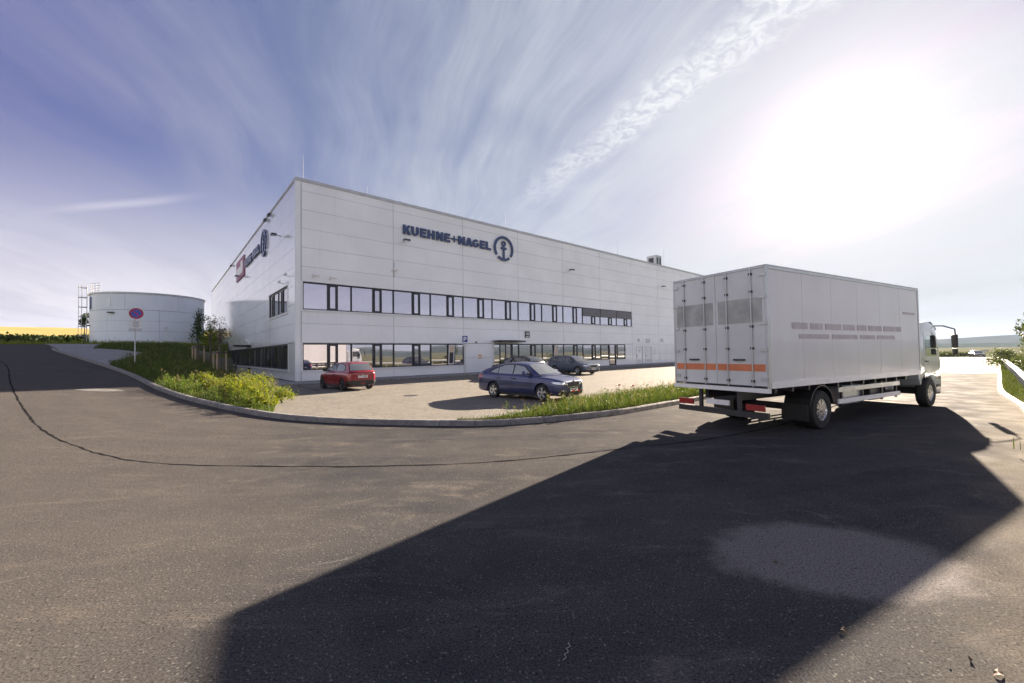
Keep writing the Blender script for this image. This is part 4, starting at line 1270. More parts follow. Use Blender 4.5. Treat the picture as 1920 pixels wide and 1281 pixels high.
    for sy in (1, -1):
        mx = s['mirror']
        mm = s['mirror_mat'] or paint
        MB().tube([(mx, sy * (wb - .02), s['belt'] + .05), (mx, sy * (W + .04), s['belt'] + .07)], .03, 6).build('mirror_arm', M_BLACK, root)
        MB().prism([(mx - .10, s['belt'] + .02), (mx + .09, s['belt'] + .05), (mx + .06, s['belt'] + .15), (mx - .10, s['belt'] + .18)], sy * (W + .02), sy * (W + .21), None).build('mirror', mm, root, bevel=.02)
        # side view: a = -x
        for xl in s['shuts']:
            drape('door_shut', 90, sy, [(-xl - .007, s['belt'] - .03), (-xl + .007, s['belt'] - .03), (-xl + .007, .30), (-xl - .007, .30)], M_BLACK, .006, .05)
        for xh in s['handles']:
            hz_ = s['belt'] - .135
            hit = bvh.ray_cast(Vector((xh, sy * 4, hz_)), Vector((0, -sy, 0)))[0]
            if hit: MB().box(xh - .10, xh + .10, hit.y - .01, hit.y + .01, hz_ - .035, hz_ - .012).box(xh - .10, xh + .10, min(hit.y, hit.y + sy * .035), max(hit.y, hit.y + sy * .035), hz_ - .012, hz_ + .014).build('door_handle', M_BLACK if s.get('blacklip') else paint, root)
        a1, a0 = -(s['axles'][1] + s['arch'] + .03), -(s['axles'][0] - s['arch'] - .03)
        drape('sill', 90, sy, [(a0, .17), (a1, .17), (a1, .245), (a0, .245)], M_BLACK, .006, .3)
        # crease along the doors
        drape('body_crease', 90, sy, [(a0, s['belt'] - .22), (a1, s['belt'] - .19), (a1, s['belt'] - .178), (a0, s['belt'] - .208)], paint, .009, .4)
        # black lip round each arch
        for ax in s['axles']:
            ra, rb, cz = s['arch'] + .005, s['arch'] + .03, s['wr'] + .01
            n = 18; o_ = []
            po = [(-ax + rb * math.cos(rad(t)), cz + rb * math.sin(rad(t))) for t in range(-12, 193, 12)]
            pi = [(-ax + ra * math.cos(rad(t)), cz + ra * math.sin(rad(t))) for t in range(192, -13, -12)]
            drape('arch_lip', 90, sy, po + pi, paint if not s.get('blacklip') else M_BLACK, .006, .3)
            wheel(root, ax, sy * (W - .115), s['wr'], .205, sy, s['rim'], 5, s.get('darkrim', False))
    f = s['front']
    fx = L / 2
    if f:
        hz = s.get('hz', .64)
        gp_ = [(-.50, hz + .07), (-.44, hz - .07), (-.33, hz - .11), (.33, hz - .11), (.44, hz - .07), (.50, hz + .07), (.42, hz + .105), (0, hz + .125), (-.42, hz + .105)]
        drape('grille_frame', 0, 1, gp_, M_CHROME, .014)
        drape('grille', 0, 1, around(gp_, .91, .80), M_BLACK, .024)
        for k in range(9):
            yy = -.36 + k * .09
            drape('grille_bar', 0, 1, [(yy, hz - .08), (yy + .012, hz - .08), (yy + .012, hz + .08), (yy, hz + .08)], M_DKMET, .032, .1)
        drape('lower_grille', 0, 1, [(-.55, .25), (.55, .25), (.48, .36), (-.48, .36)], M_BLACK, .008)
        drape('bumper_lip', 0, 1, [(-.72, .205), (.72, .205), (.70, .235), (-.70, .235)], M_BLACK, .03, .12)
        for sy in (1, -1):
            q = -fx * math.sin(rad(45))
            c_ = s.get('hl', (q + .38, q + .93))
            drape('headlight', 45, sy, [(c_[0], hz + .0), (c_[1] - .06, hz + .04), (c_[1], hz + .115), (c_[0] + .02, hz + .10)], M_LENS, .008, .05)
            drape('headlight_surround', 45, sy, [(c_[0] - .012, hz - .015), (c_[1] - .05, hz + .028), (c_[1] - .058, hz + .039), (c_[0] - .001, hz - .001)], M_BLACK, .010, .06)
            drape('bumper_inlet', 40, sy, [(c_[0] + .10, .30), (c_[0] + .42, .31), (c_[0] + .47, .47), (c_[0] + .10, .41)], M_BLACK, .006, .06)
            drape('fog_lamp', 40, sy, [(c_[0] + .15, .40), (c_[0] + .40, .425), (c_[0] + .41, .45), (c_[0] + .15, .425)], M_LENS, .014, .06)
        plate(root, Matrix.Translation((fx + .018, 0, .385)) @ Matrix.Rotation(rad(-90), 4, 'Z'), f)
        MB().tube([(fx + .03, .0, hz + .135), (fx - .02, .0, hz + .135)], .04, 12).build('badge', M_CHROME, root)
        drape('bonnet_shut', 45, 1, [(c_[0] + .02, hz + .115), (c_[1], hz + .13), (c_[1], hz + .137), (c_[0] + .02, hz + .122)], M_BLACK, .003, .08)
    r = s['rear']; rx = -L / 2
    if r:
        tl = s['tail']
        for sy in (1, -1):
            q = rx * -1 * -math.sin(rad(45))
            ci = -(-rx) * math.sin(rad(45)); 
            a_in, a_out, z0, z1 = tl
            # rear corner view: angle 135 from the front; lateral axis points forward-inward
            b0 = s['tail_a']
            drape('tail_light', 135, sy, [(b0[0], z0 + .03), (b0[1], z0), (b0[1] - .02, z1 - .02), (b0[0], z1)], M_TAILR, .008, .05)
        plate(root, Matrix.Translation((rx - .022 + s['pl'][0], 0, s['pl'][1])) @ Matrix.Rotation(rad(90), 4, 'Z'), r)
        zb1 = s.get('bump', .36)
        drape('rear_bumper_trim', 180, 1, [(-W * .80, .24), (W * .80, .24), (W * .84, zb1), (-W * .84, zb1)], M_BLACK, .02, .1)
        drape('tailgate_shut', 180, 1, [(-W * .72, zb1 + .05), (W * .72, zb1 + .05), (W * .72, zb1 + .058), (-W * .72, zb1 + .058)], M_BLACK, .003, .1)
        if s.get('blacklip'):
            for sy in (1, -1):
                drape('bumper_corner', 135, sy, [(s['tail_a'][0] - .06, .24), (s['tail_a'][1] + .06, .24), (s['tail_a'][1] + .06, zb1), (s['tail_a'][0] - .06, zb1)], M_BLACK, .012, .08)
            MB().tube([(rx + .1, -.35, .25), (rx - .03, -.35, .25)], .025, 8).build('exhaust_pipe', M_GALV, root)
            MB().tube([(rx - .01, 0, .80), (rx - .035, 0, .80)], .035, 10).build('badge', M_CHROME, root)
            drape('fog_lamp', 180, 1, [(-.12, .33), (.12, .33), (.12, .38), (-.12, .38)], M_TAILR, .03, .1)
    if s.get('wiper'):
        MB().tube([(rx + .10, 0, .97), (rx + .13, .40, 1.03)], .012, 5).build('rear_wiper', M_BLACK, root)
    if s.get('rails'):
        for sy in (1, -1):
            xa, xb = s['rails']
            MB().tube([(xa, sy * .52, roofz(xa) - .02), (xa + .1, sy * .52, roofz(xa) + .05), (xb - .1, sy * .52, roofz(xb) + .05), (xb, sy * .52, roofz(xb) - .02)], .018, 6).build('roof_rail', M_DKMET, root)
    # cabin furniture seen through nothing: number of seats is hidden by the reflective glass
    MB().tube([(s['xr1'] + .1, 0, roofz(s['xr1']) - .01), (s['xr1'] - .08, 0, roofz(s['xr1']) + .12)], .008, 5).build('aerial', M_BLACK, root)
    return root

def lerp_lin(tab, x):
    if x <= tab[0][0]: return tab[0][1]
    for a, b in zip(tab, tab[1:]):
        if x <= b[0]: return a[1] + (b[1] - a[1]) * (x - a[0]) / (b[0] - a[0])
    return tab[-1][1]
def smooth_roof(pts):
    v = [Vector(p) for p in pts]; c = catmull(v, 4)
    return [(p.x, p.y) for p in c]

M_CGLASS = window_glass('car_glass', (.62, .68, .70), .35, .02)
M_CGLASSD = window_glass('car_glass_dark', (.45, .48, .50), .28, .02)
# liftback saloon
LB_roof = smooth_roof([(-2.16, 1.06), (-1.8, 1.19), (-1.2, 1.375), (-.6, 1.46), (-.1, 1.475), (.35, 1.44), (.62, 1.34), (.98, 1.13), (1.28, .955)])
LIFTBACK = dict(L=4.69, W=1.83, belt=.97, wb=.80, tumble=.42, wr=.325, rim=.215, arch=.375, axles=(1.43, -1.256),
    xs=[-2.345, -2.335, -2.28, -2.15, -1.9, -1.5, -1.0, -.5, 0, .5, .9, 1.2, 1.5, 1.8, 2.05, 2.22, 2.315, 2.345],
    body=[(-2.345, .74, .26, .94, 1.05), (-2.25, .84, .24, .98, 1.075), (-2.0, .89, .22, 1.0, 1.06), (-1.5, .912, .20, 1.0, 1.02), (-.6, .915, .185, .985, .99), (.4, .915, .185, .95, .96), (1.1, .915, .19, .925, .97), (1.6, .91, .20, .89, .935), (2.0, .885, .20, .845, .88), (2.22, .83, .20, .79, .82), (2.345, .70, .20, .72, .75)],
    cabin=None, roof=LB_roof, cab_x=[(-2.1, 1.05), (-1.9, 1.03), (-1.6, 1.01), (-1.3, 1.0), (-1.0, .99), (-.6, .985), (-.2, .97), (.2, .965), (.45, .96), (.65, .955), (.85, .95), (1.05, .95), (1.27, .945)],
    xr0=.45, xr1=-1.0, ws=(.55, 1.20), rs=(-1.25, -1.98), crown=.05,
    sur=[(.93, 1.0), (.40, 1.335), (-.2, 1.40), (-.75, 1.385), (-1.25, 1.25), (-1.62, 1.08), (-1.5, 1.03), (.93, .985)],
    win=[[(.80, 1.01), (.38, 1.30), (-.12, 1.365), (-.14, 1.005)], [(-.20, 1.005), (-.20, 1.365), (-.70, 1.35), (-1.02, 1.265), (-1.02, 1.02)], [(-1.06, 1.03), (-1.06, 1.25), (-1.25, 1.19), (-1.5, 1.06)]],
    mirror=.72, mirror_mat=None, shuts=(.86, -.17, -1.0), handles=(-.02, -.92), front='3BE 9643', rear='3BE 9643', tail=(0, 0, .80, .95), tail_a=(.76, 1.32), pl=(.0, .60))
ES_roof = smooth_roof([(-2.30, 1.02), (-2.18, 1.20), (-2.02, 1.38), (-1.7, 1.44), (-1.2, 1.465), (-.6, 1.475), (-.1, 1.475), (.35, 1.44), (.62, 1.34), (.98, 1.13), (1.28, .955)])
ESTATE = dict(LIFTBACK, roof=ES_roof, cab_x=[(-2.30, 1.0), (-2.2, 1.0), (-2.1, 1.0), (-2.0, 1.0), (-1.8, 1.0), (-1.3, 1.0), (-1.0, .99), (-.6, .985), (-.2, .97), (.2, .965), (.45, .96), (.65, .955), (.85, .95), (1.05, .95), (1.27, .945)],
    xr1=-2.0, rs=(-2.06, -2.26), body=[(-2.345, .76, .26, .93, .97), (-2.25, .86, .24, .97, 1.0)] + LIFTBACK['body'][2:],
    sur=[(.93, 1.0), (.40, 1.335), (-.2, 1.39), (-.9, 1.38), (-1.75, 1.32), (-2.0, 1.10), (-1.9, 1.04), (.93, .985)],
    win=[[(.80, 1.01), (.38, 1.30), (-.12, 1.36), (-.14, 1.005)], [(-.20, 1.005), (-.20, 1.36), (-.9, 1.35), (-1.10, 1.34), (-1.10, 1.02)], [(-1.16, 1.03), (-1.16, 1.335), (-1.70, 1.29), (-1.92, 1.09)]],
    rails=(-1.9, .25), front='5L2 9382', rear='5L2 9382')
HB_roof = smooth_roof([(-1.86, .92), (-1.74, 1.08), (-1.60, 1.26), (-1.42, 1.385), (-1.0, 1.425), (-.4, 1.432), (.05, 1.41), (.36, 1.33), (.75, 1.12), (1.08, .93)])
HATCH = dict(L=3.83, W=1.66, belt=.93, wb=.73, tumble=.40, wr=.29, rim=.18, arch=.335, axles=(1.22, -1.22), darkrim=True,
    xs=[-1.915, -1.90, -1.83, -1.7, -1.5, -1.1, -.6, 0, .4, .8, 1.1, 1.35, 1.6, 1.78, 1.88, 1.915],
    body=[(-1.915, .66, .24, .86, .89), (-1.83, .77, .23, .90, .93), (-1.6, .815, .22, .92, .95), (-1.1, .828, .19, .94, .95), (-.3, .83, .18, .92, .93), (.5, .83, .18, .90, .92), (1.0, .825, .19, .88, .93), (1.35, .80, .20, .82, .86), (1.7, .77, .22, .74, .78), (1.915, .60, .22, .64, .67)],
    cabin=None, roof=HB_roof, cab_x=[(-1.86, .90), (-1.75, .91), (-1.62, .92), (-1.45, .93), (-1.1, .94), (-.6, .93), (-.2, .925), (.1, .92), (.3, .915), (.5, .91), (.7, .905), (.9, .905), (1.07, .90)],
    xr0=.15, xr1=-1.35, ws=(.27, 1.0), rs=(-1.52, -1.80), crown=.05, bulge=.10,
    sur=[(.82, .965), (.22, 1.30), (-.3, 1.35), (-1.0, 1.33), (-1.33, 1.20), (-1.42, 1.02), (-1.2, .975), (.82, .95)],
    win=[[(.70, .975), (.20, 1.265), (-.28, 1.315), (-.30, .97)], [(-.38, .97), (-.38, 1.315), (-.98, 1.295), (-1.27, 1.18), (-1.34, 1.03), (-1.18, .985)]],
    mirror=.55, mirror_mat=M_BLACK, shuts=(.68, -.42), handles=(-.28,), front='7T7 0238', rear='7T7 0238', tail=(0, 0, .62, .86), tail_a=(.66, .92), pl=(-.0, .64), bump=.50, wiper=True, blacklip=True, hz=.54)
SUVR = smooth_roof([(-2.05, 1.08), (-1.95, 1.25), (-1.80, 1.42), (-1.5, 1.50), (-.9, 1.54), (-.2, 1.54), (.15, 1.50), (.45, 1.40), (.85, 1.17), (1.15, 1.02)])
SUV = dict(ESTATE, L=4.3, W=1.80, belt=1.02, wb=.79, wr=.33, axles=(1.30, -1.26), roof=SUVR,
    xs=[-2.15, -2.14, -2.08, -1.95, -1.7, -1.3, -.9, -.4, 0, .5, .9, 1.2, 1.5, 1.75, 1.95, 2.08, 2.135, 2.15],
    body=[(-2.15, .74, .30, .98, 1.02), (-2.05, .85, .28, 1.02, 1.06), (-1.7, .88, .25, 1.04, 1.05), (-.6, .90, .22, 1.03, 1.04), (.4, .90, .22, 1.0, 1.01), (1.0, .90, .22, .99, 1.04), (1.5, .89, .22, .95, 1.0), (1.9, .86, .24, .90, .94), (2.15, .70, .26, .78, .82)],
    cab_x=[(-2.05, 1.05), (-1.95, 1.05), (-1.85, 1.05), (-1.7, 1.05), (-1.2, 1.05), (-.6, 1.04), (-.2, 1.03), (.1, 1.02), (.3, 1.015), (.5, 1.01), (.7, 1.01), (.9, 1.01), (1.13, 1.005)],
    xr0=.25, xr1=-1.7, ws=(.38, 1.06), rs=(-1.78, -2.0),
    sur=[(.82, 1.06), (.25, 1.41), (-.2, 1.46), (-.9, 1.45), (-1.5, 1.38), (-1.78, 1.16), (-1.7, 1.10), (.82, 1.04)],
    win=[[(.70, 1.07), (.22, 1.38), (-.18, 1.43), (-.20, 1.07)], [(-.26, 1.07), (-.26, 1.43), (-1.0, 1.42), (-1.0, 1.08)], [(-1.06, 1.09), (-1.06, 1.415), (-1.48, 1.35), (-1.7, 1.15)]],
    mirror=.62, shuts=(.74, -.23, -1.0), handles=(-.08, -.9), rails=(-1.6, .1), front='1BK 5520', rear='1BK 5520', tail=(0, 0, .82, .98), tail_a=(.70, 1.15), hz=.68)

P_BLUE = car_paint('blue_car_paint', (.022, .030, .115))
P_GREY = car_paint('grey_blue_car_paint', (.055, .08, .125))
P_RED = car_paint('red_car_paint', (.22, .004, .014), .1)
P_BLACK = car_paint('black_car_paint', (.008, .010, .014), .2)
GRP = 'cars parked in front of the warehouse'
def place_from_wheel(px, py, heading, ax, side, W, sc):
    """car centre from the ground contact of one wheel; side +1 = right-hand side wheel"""
    a = rad(heading); f = Vector((math.sin(a), math.cos(a))); r = Vector((math.cos(a), -math.sin(a)))
    c = Vector((px, py)) - f * ax * sc - r * side * (W / 2 - .05) * sc
    return (c.x, c.y, .152)
car('blue_car', 'blue liftback saloon with silver alloys and a chrome-framed grille, parked behind the grass strip', GRP, LIFTBACK, P_BLUE, M_CGLASS, place_from_wheel(1.10, 15.50, 132, 1.43, 1, 1.83, .95), 132, .95)
car('estate_car', 'grey-blue estate car with roof rails, parked facing out from the warehouse front', GRP, ESTATE, P_GREY, M_CGLASSD, place_from_wheel(5.30, 33.3, 143, 1.43, 1, 1.83, 1.), 143, 1.)
car('red_car', 'small red hatchback with black bumper seen from behind, nose to the warehouse wall', GRP, HATCH, P_RED, M_CGLASS, place_from_wheel(-8.9, 21.5, -47, -1.22, -1, 1.66, 1.), -47, 1.)
car('dark_car', 'black car with roof rails, half hidden behind the blue liftback', GRP, SUV, P_BLACK, M_CGLASSD, (.35, 30.3, .152), -44, 1.)
# far car at the end of the road
fc = car('far_car', 'dark car far off on the road beyond the grass, by the end of the carriageway', None, dict(ESTATE, rails=None), P_BLACK, M_CGLASS, (104.5, 92.5, -.55), 215, 1.)

# ------------------------------------------------------------------ box lorry
def build_truck():
    hd = 60.9
    T0 = Vector((5.67, 9.08))            # near (right-hand) rear bottom corner of the box
    a = rad(hd)
    root = empty('box_truck', (T0.x, T0.y, 0), rad(90 - hd), 'large white and grey box lorry on the road, seen from its rear corner', 'truck')
    # local: x forward from the rear face, y left from the near side (y = 0 .. 2.5), z up
    BL, BWd, Z0, Z1 = 8.6, 2.5, 1.12, 3.90
    sil = simple('truck_side', (.62, .62, .65), .35, .0, var=.06, scale=.8, coat=.3)
    rear = simple('truck_rear', (.60, .62, .63), .4, .0, var=.10, scale=.8, coat=.2)
    alu = simple('truck_aluminium', (.50, .52, .54), .35, .6, var=.08)
    gra = simple('truck_graphic', (.44, .40, .44), .45, var=.15)
    band = simple('truck_rear_panel', (.36, .38, .37), .4, var=.2)
    cabp = car_paint('truck_cab_paint', (.46, .49, .54), .1)
    ora = simple('reflective_orange', (.62, .20, .09), .35)
    np_ = 6
    for i in range(np_):
        x0 = .09 + i * (BL - .18) / np_; x1 = .09 + (i + 1) * (BL - .18) / np_
        for y0, y1 in ((0.0, .04), (BWd - .04, BWd)):
            MB().box(x0 + .004, x1 - .004, y0 + .012 if y0 == 0 else y0, y1 if y0 == 0 else y1 - .012, Z0 + .14, Z1 - .10).build('side_panel', sil, root)
    MB().box(.09, BL - .09, .045, BWd - .045, Z0 + .02, Z1 - .02).build('box_core', M_JOINT, root)
    MB().box(.0, BL, .0, BWd, Z1 - .03, Z1).build('box_roof', alu, root, bevel=.01)
    for y0 in (0, BWd - .05):
        MB().box(0.09, BL - .09, y0, y0 + .05, Z1 - .098, Z1 - .031).build('top_rail', alu, root)
        MB().box(0.09, BL - .09, y0 - (.008 if y0 == 0 else 0), y0 + .05, Z0, Z0 + .14).build('bottom_rail', M_WHITE, root)
        MB().box(0, .088, y0, y0 + .05, Z0, Z1 - .031).build('corner_post', alu, root)
        MB().box(BL - .088, BL, y0, y0 + .05, Z0, Z1 - .031).build('corner_post', alu, root)
    MB().box(BL - .05, BL, .051, BWd - .051, Z0, Z1 - .031).build('front_wall', sil, root)
    # lettering band and emblem patch on the side, weathered purple-grey
    g1 = MB()
    rr = random.Random(4)
    x = 1.0
    while x < 6.3:
        w = rr.uniform(.5, 1.3); g1.box(x, x + w, .002, .011, 2.47, 2.62); x += w + .14
    x = 1.3
    while x < 6.8:
        w = rr.uniform(.7, 1.6); g1.box(x, x + w, .002, .011, 2.24, 2.35); x += w + .16
    g1.build('side_print', gra, root)
    MB().box(7.35, 8.25, .002, .0112, 3.02, 3.09).build('side_print', gra, root)
    # rear doors
    for y0, y1 in ((.055, 1.245), (1.255, 2.445)):
        d_ = empty('rear_door'); d_.parent = root
        MB().box(-.0, .045, y0, y1, Z0 + .05, Z1 - .06).build('door_leaf', rear, d_)
        MB().box(-.006, -.0005, y0 + .06, y1 - .06, 2.62, 3.18).build('door_panel', band, d_)
        MB().box(-.006, -.0005, y0 + .02, y1 - .02, 1.50, 1.66).build('reflective_strip', ora, d_)
        for k in (.25, .75):
            yy = y0 + (y1 - y0) * k
            MB().tube([(-.03, yy, Z0 + .02), (-.03, yy, Z1 - .05)], .015, 6).build('lock_rod', alu, d_)
            for zz in (1.25, 2.0, 2.5, 3.3, 3.7): MB().box(-.04, -.0008, yy - .035, yy + .035, zz, zz + .05).build('rod_guide', M_DKMET, d_)
        ys_ = y0 - .0 if y0 < 1 else y1
        for zz in (1.3, 1.95, 2.55, 3.15, 3.65): MB().box(-.025, -.0008, ys_ - (.04 if y0 < 1 else .12), ys_ + (.12 if y0 < 1 else .04), zz, zz + .07).build('hinge', alu, d_)
        MB().box(-.05, -.008, (y0 + y1) / 2 - .12, (y0 + y1) / 2 + .15, 1.74, 1.78).build('door_handle', M_DKMET, d_)
    MB().box(-.02, .05, 0.051, BWd - .051, Z1 - .058, Z1 - .032).build('rear_header', alu, root)
    MB().box(-.05, .06, 0, BWd, Z0 - .10, Z0 - .002).build('rear_sill', M_WHITE, root)
    # chassis
    for y0 in (.78, 1.62):
        MB().box(.15, BL + 1.2, y0, y0 + .08, .78, 1.0).build('chassis_rail', M_DKMET, root)
    cm = MB()
    for k in range(11): cm.box(.3 + k * .72, .36 + k * .72, .05, BWd - .05, 1.001, 1.118)
    cm.build('cross_member', M_DKMET, root)
    MB().box(.02, .12, .08, BWd - .08, .42, .56).box(.03, .10, .7, .78, .56, 1.0).box(.03, .10, 1.72, 1.8, .56, 1.0).build('underrun_bar', M_DKMET, root)
    MB().box(-.03, .02, .95, 1.55, .66, .78).build('number_plate', M_PLATE, root)
    for y0 in (.12, BWd - .55):
        MB().box(-.01, .03, y0, y0 + .43, .60, .74).build('tail_light', M_TAILR, root)
    # mudguards, flaps, side guards, tank, battery box
    for ys in (0.0, 1):
        y0, y1 = (.02, .62) if ys == 0 else (BWd - .62, BWd - .02)
        pts = arc(2.3, .50, .60, .60, 10, 170, 10); pin = arc(2.3, .50, .57, .57, 170, 10, 10)
        MB().prism(pts + pin, y0, y1).build('mudguard', M_BLACK, root)
        MB().box(1.60, 1.62, y0, y1, .25, .65).build('mud_flap', M_BLACK, root)
        yo = 0.02 if ys == 0 else BWd - .06
        for z in (.56, .86):
            MB().box(3.15, 6.95, yo, yo + .04, z, z + .12).build('side_guard', M_WHITE if z < .8 else alu, root)
        for x in (3.4, 4.6, 5.8, 6.8):
            MB().box(x, x + .06, yo + .041, yo + .09, .50, 1.02).build('guard_post', M_DKMET, root)
    MB().box(3.6, 4.8, .12, .70, .48, 1.0).build('fuel_tank', alu, root, bevel=.08)
    MB().box(5.2, 6.1, .12, .66, .50, 1.0).build('battery_box', M_BLACK, root, bevel=.03)
    MB().tube([(6.3, .35, .75), (6.9, .35, .75)], .20, 14).build('air_tank', M_DKMET, root)
    def tw(x, y, side, tyres=1):
        w_ = wheel(root, x, y, .48, .27, side, .27, 8)
        return w_
    tw(2.3, .16, -1); tw(2.3, .46, -1); tw(2.3, BWd - .16, 1); tw(2.3, BWd - .46, 1)
    MB().tube([(2.3, .3, .48), (2.3, BWd - .3, .48)], .09, 8).build('axle', M_DKMET, root)
    fxw = BL + .85
    tw(fxw, .17, -1); tw(fxw, BWd - .17, 1)
    MB().tube([(fxw, .3, .48), (fxw, BWd - .3, .48)], .08, 8).build('axle', M_DKMET, root)
    # cab: tilted loft, side profile with wheel arch
    c0, c1 = BL + .12, BL + 2.10
    cab = empty('cab'); cab.parent = root
    prof = [(c0, .95), (c0, 2.62), (c0 + .15, 2.80), (c0 + .95, 2.86), (c1 - .42, 2.72), (c1 - .10, 1.86), (c1, 1.55), (c1 + .02, .80), (c1 - .08, .42), (c1 - .42, .42), (c1 - .50, .60)] + arc(fxw, .52, .58, .58, 8, 160, 8)
    vs, fs = [], []; n = len(prof)
    rows = [(.10, .94), (.06, 1.0), (BWd - .06, 1.0), (BWd - .10, .94)]
    rows = [(.16, 0), (.07, 1), (.07, 2), (BWd - .07, 2), (BWd - .07, 1), (BWd - .16, 0)]
    body = MB().prism(prof, .10, BWd - .10)
    body.build('cab_body', cabp, cab, bevel=.05, smooth=35)
    gl = window_glass('truck_glass', (.70, .85, .80), .45)
    # windscreen
    MB().add([(c1 - .40, .2, 2.70), (c1 - .40, BWd - .2, 2.70), (c1 - .085, BWd - .18, 1.90), (c1 - .085, .18, 1.90), (c1 - .44, .2, 2.66), (c1 - .44, BWd - .2, 2.66), (c1 - .12, BWd - .18, 1.90), (c1 - .12, .18, 1.90)],
             [(0, 1, 2, 3), (7, 6, 5, 4), (0, 4, 5, 1), (2, 6, 7, 3), (0, 3, 7, 4), (1, 2, 6, 5)], Matrix.Translation((.035, 0, .0))).build('windscreen', gl, cab)
    for y0, y1, sg in ((.088, .10, -1), (BWd - .10, BWd - .088, 1)):
        MB().prism([(c0 + .62, 1.68), (c0 + .62, 2.36), (c1 - .50, 2.40), (c1 - .30, 1.98), (c1 - .36, 1.68)], y0, y1).build('side_window', gl, cab)
        dr = MB(); dr.prism([(c0 + .50, .98), (c0 + .50, 2.50), (c1 - .40, 2.52), (c1 - .18, 1.9), (c1 - .14, 1.2), (c1 - .45, 1.14)], .094 if sg < 0 else BWd - .10, .10 if sg < 0 else BWd - .094)
        dr.build('cab_door', cabp, cab)
        MB().box(c0 + .58, c0 + .78, y0 - .02 if sg < 0 else y0, y1 if sg < 0 else y1 + .02, 1.50, 1.54).build('door_handle', M_BLACK, cab)
        for q0, q1 in ((.62, .72), (.90, .96)): MB().box(c1 - .5, c1 - .1, y0, y1, q0, q1).build('step', M_BLACK, cab)
        # mirrors on a forward arm
        yo = -.20 if sg < 0 else BWd + .20
        yi = .12 if sg < 0 else BWd - .12
        MB().tube([(c1 - .35, yi, 2.72), (c1 - .0, yi + sg * .12, 2.72), (c1 + .32, yo, 2.60), (c1 + .36, yo, 2.40)], .022, 6).build('mirror_arm', M_BLACK, cab)
        MB().box(c1 + .29, c1 + .41, yo - .06, yo + .10, 1.96, 2.42).build('mirror', M_BLACK, cab, bevel=.03)
        MB().box(c1 + .30, c1 + .40, yo - .05, yo + .09, 1.72, 1.93).build('mirror', M_BLACK, cab, bevel=.03)
        MB().add([(c1 + .0, (.30 if sg < 0 else BWd - .30), .62), (c1 + .0, (.75 if sg < 0 else BWd - .75), .62), (c1 + .0, (.75 if sg < 0 else BWd - .75), .82), (c1 + .0, (.30 if sg < 0 else BWd - .30), .82)], [(0, 1, 2, 3)], Matrix.Translation((.04, 0, 0))).build('headlight', M_LENS, cab)
    MB().prism([(c1 - .55, 2.86), (c1 - .12, 2.66), (c1 - .08, 2.60), (c1 - .12, 2.58), (c1 - .58, 2.80)], .16, BWd - .16).build('sun_visor', M_BLACK, cab)
    MB().box(c1 - .5, c1 + .06, .14, BWd - .14, .36, .60).build('front_bumper', M_BLACK, cab, bevel=.04)
    MB().box(c1 + .02, c1 + .04, .5, BWd - .5, .9, 1.4).build('grille', M_BLACK, cab)
    MB().prism([(c0 + .1, 2.82), (c0 + .1, 3.3), (c0 + .25, 3.35), (c0 + 1.0, 2.87)], .25, BWd - .25).build('roof_deflector', cabp, cab, bevel=.03) if False else None
    return root
build_truck()
# ------------------------------------------------------------------ signs, rail, small things
def on_ground(x, y, dz=0.): return (x, y, zt(x, y) + dz)
def facing(pos, tgt=(0, 0)):
    """frame: x to the viewer's right, y towards the viewer, z up (left-handed, as the text helper expects)"""
    p = Vector(pos); y = Vector((tgt[0] - p.x, tgt[1] - p.y, 0)).normalized(); x = Vector((-y.y, y.x, 0))
    return x, y
def disc(r, y0, y1, n=40, r0=0.):
    return [(r0, y0), (r, y0), (r, y1), (r0, y1)]
def sign_no_parking():
    b = Vector(on_ground(-23.15, 25.2, .10))
    root = empty('road_sign', b, 0, 'tall no-parking sign with white text plate on grey post in the grass bank', 'road sign')
    x, y = facing(b, (2, -2)); M = frame(Vector((0, 0, 0)), x, y, ZUP)
    MB().tube([(0, 0, -.3), (0, 0, 3.45)], .035, 10, M).build('sign_post', M_GALV, root, smooth=50)
    T = M @ Matrix.Translation((0.04, .05, 3.15))
    MB().lathe(disc(.36, 0, .012), 40, T).build('sign_disc', M_WHITE, root)
    rd = simple('sign_red', (.42, .02, .05), .4); bl = simple('sign_blue_face', (.06, .09, .45), .4)
    MB().lathe(disc(.335, .0125, .016, r0=.245), 40, T).build('sign_ring', rd, root)
    MB().lathe(disc(.245, .0125, .015), 40, T).build('sign_face', bl, root)
    d_ = MB(); d_.box(-.26, .26, .0165, .0185, -.035, .035, T @ Matrix.Rotation(rad(45), 4, 'Y')); d_.build('sign_slash', rd, root)
    p = MB().box(-.27, .32, .04, .052, 2.22, 2.70, M).build('text_plate', M_WHITE, root)
    rr = random.Random(2); tx = MB()
    for k, w in enumerate((.30, .26, .34, .22)):
        a = .025 - w / 2
        while a < .025 + w / 2:
            l_ = rr.uniform(.02, .05); tx.box(a, a + l_, .0525, .0545, 2.60 - k * .095, 2.635 - k * .095, M); a += l_ + .012
    tx.build('plate_print', simple('print_grey', (.12, .13, .14), .5), p)
    MB().box(-.27, .32, .053, .055, 2.68, 2.69, M).box(-.27, .32, .053, .055, 2.23, 2.24, M).build('plate_border', M_DKMET, p)
    MB().box(-.30, -.02, .03, .045, 2.04, 2.19, M).box(.02, .30, .03, .045, 2.04, 2.19, M).build('sign_bracket', M_GALV, root)
sign_no_parking()
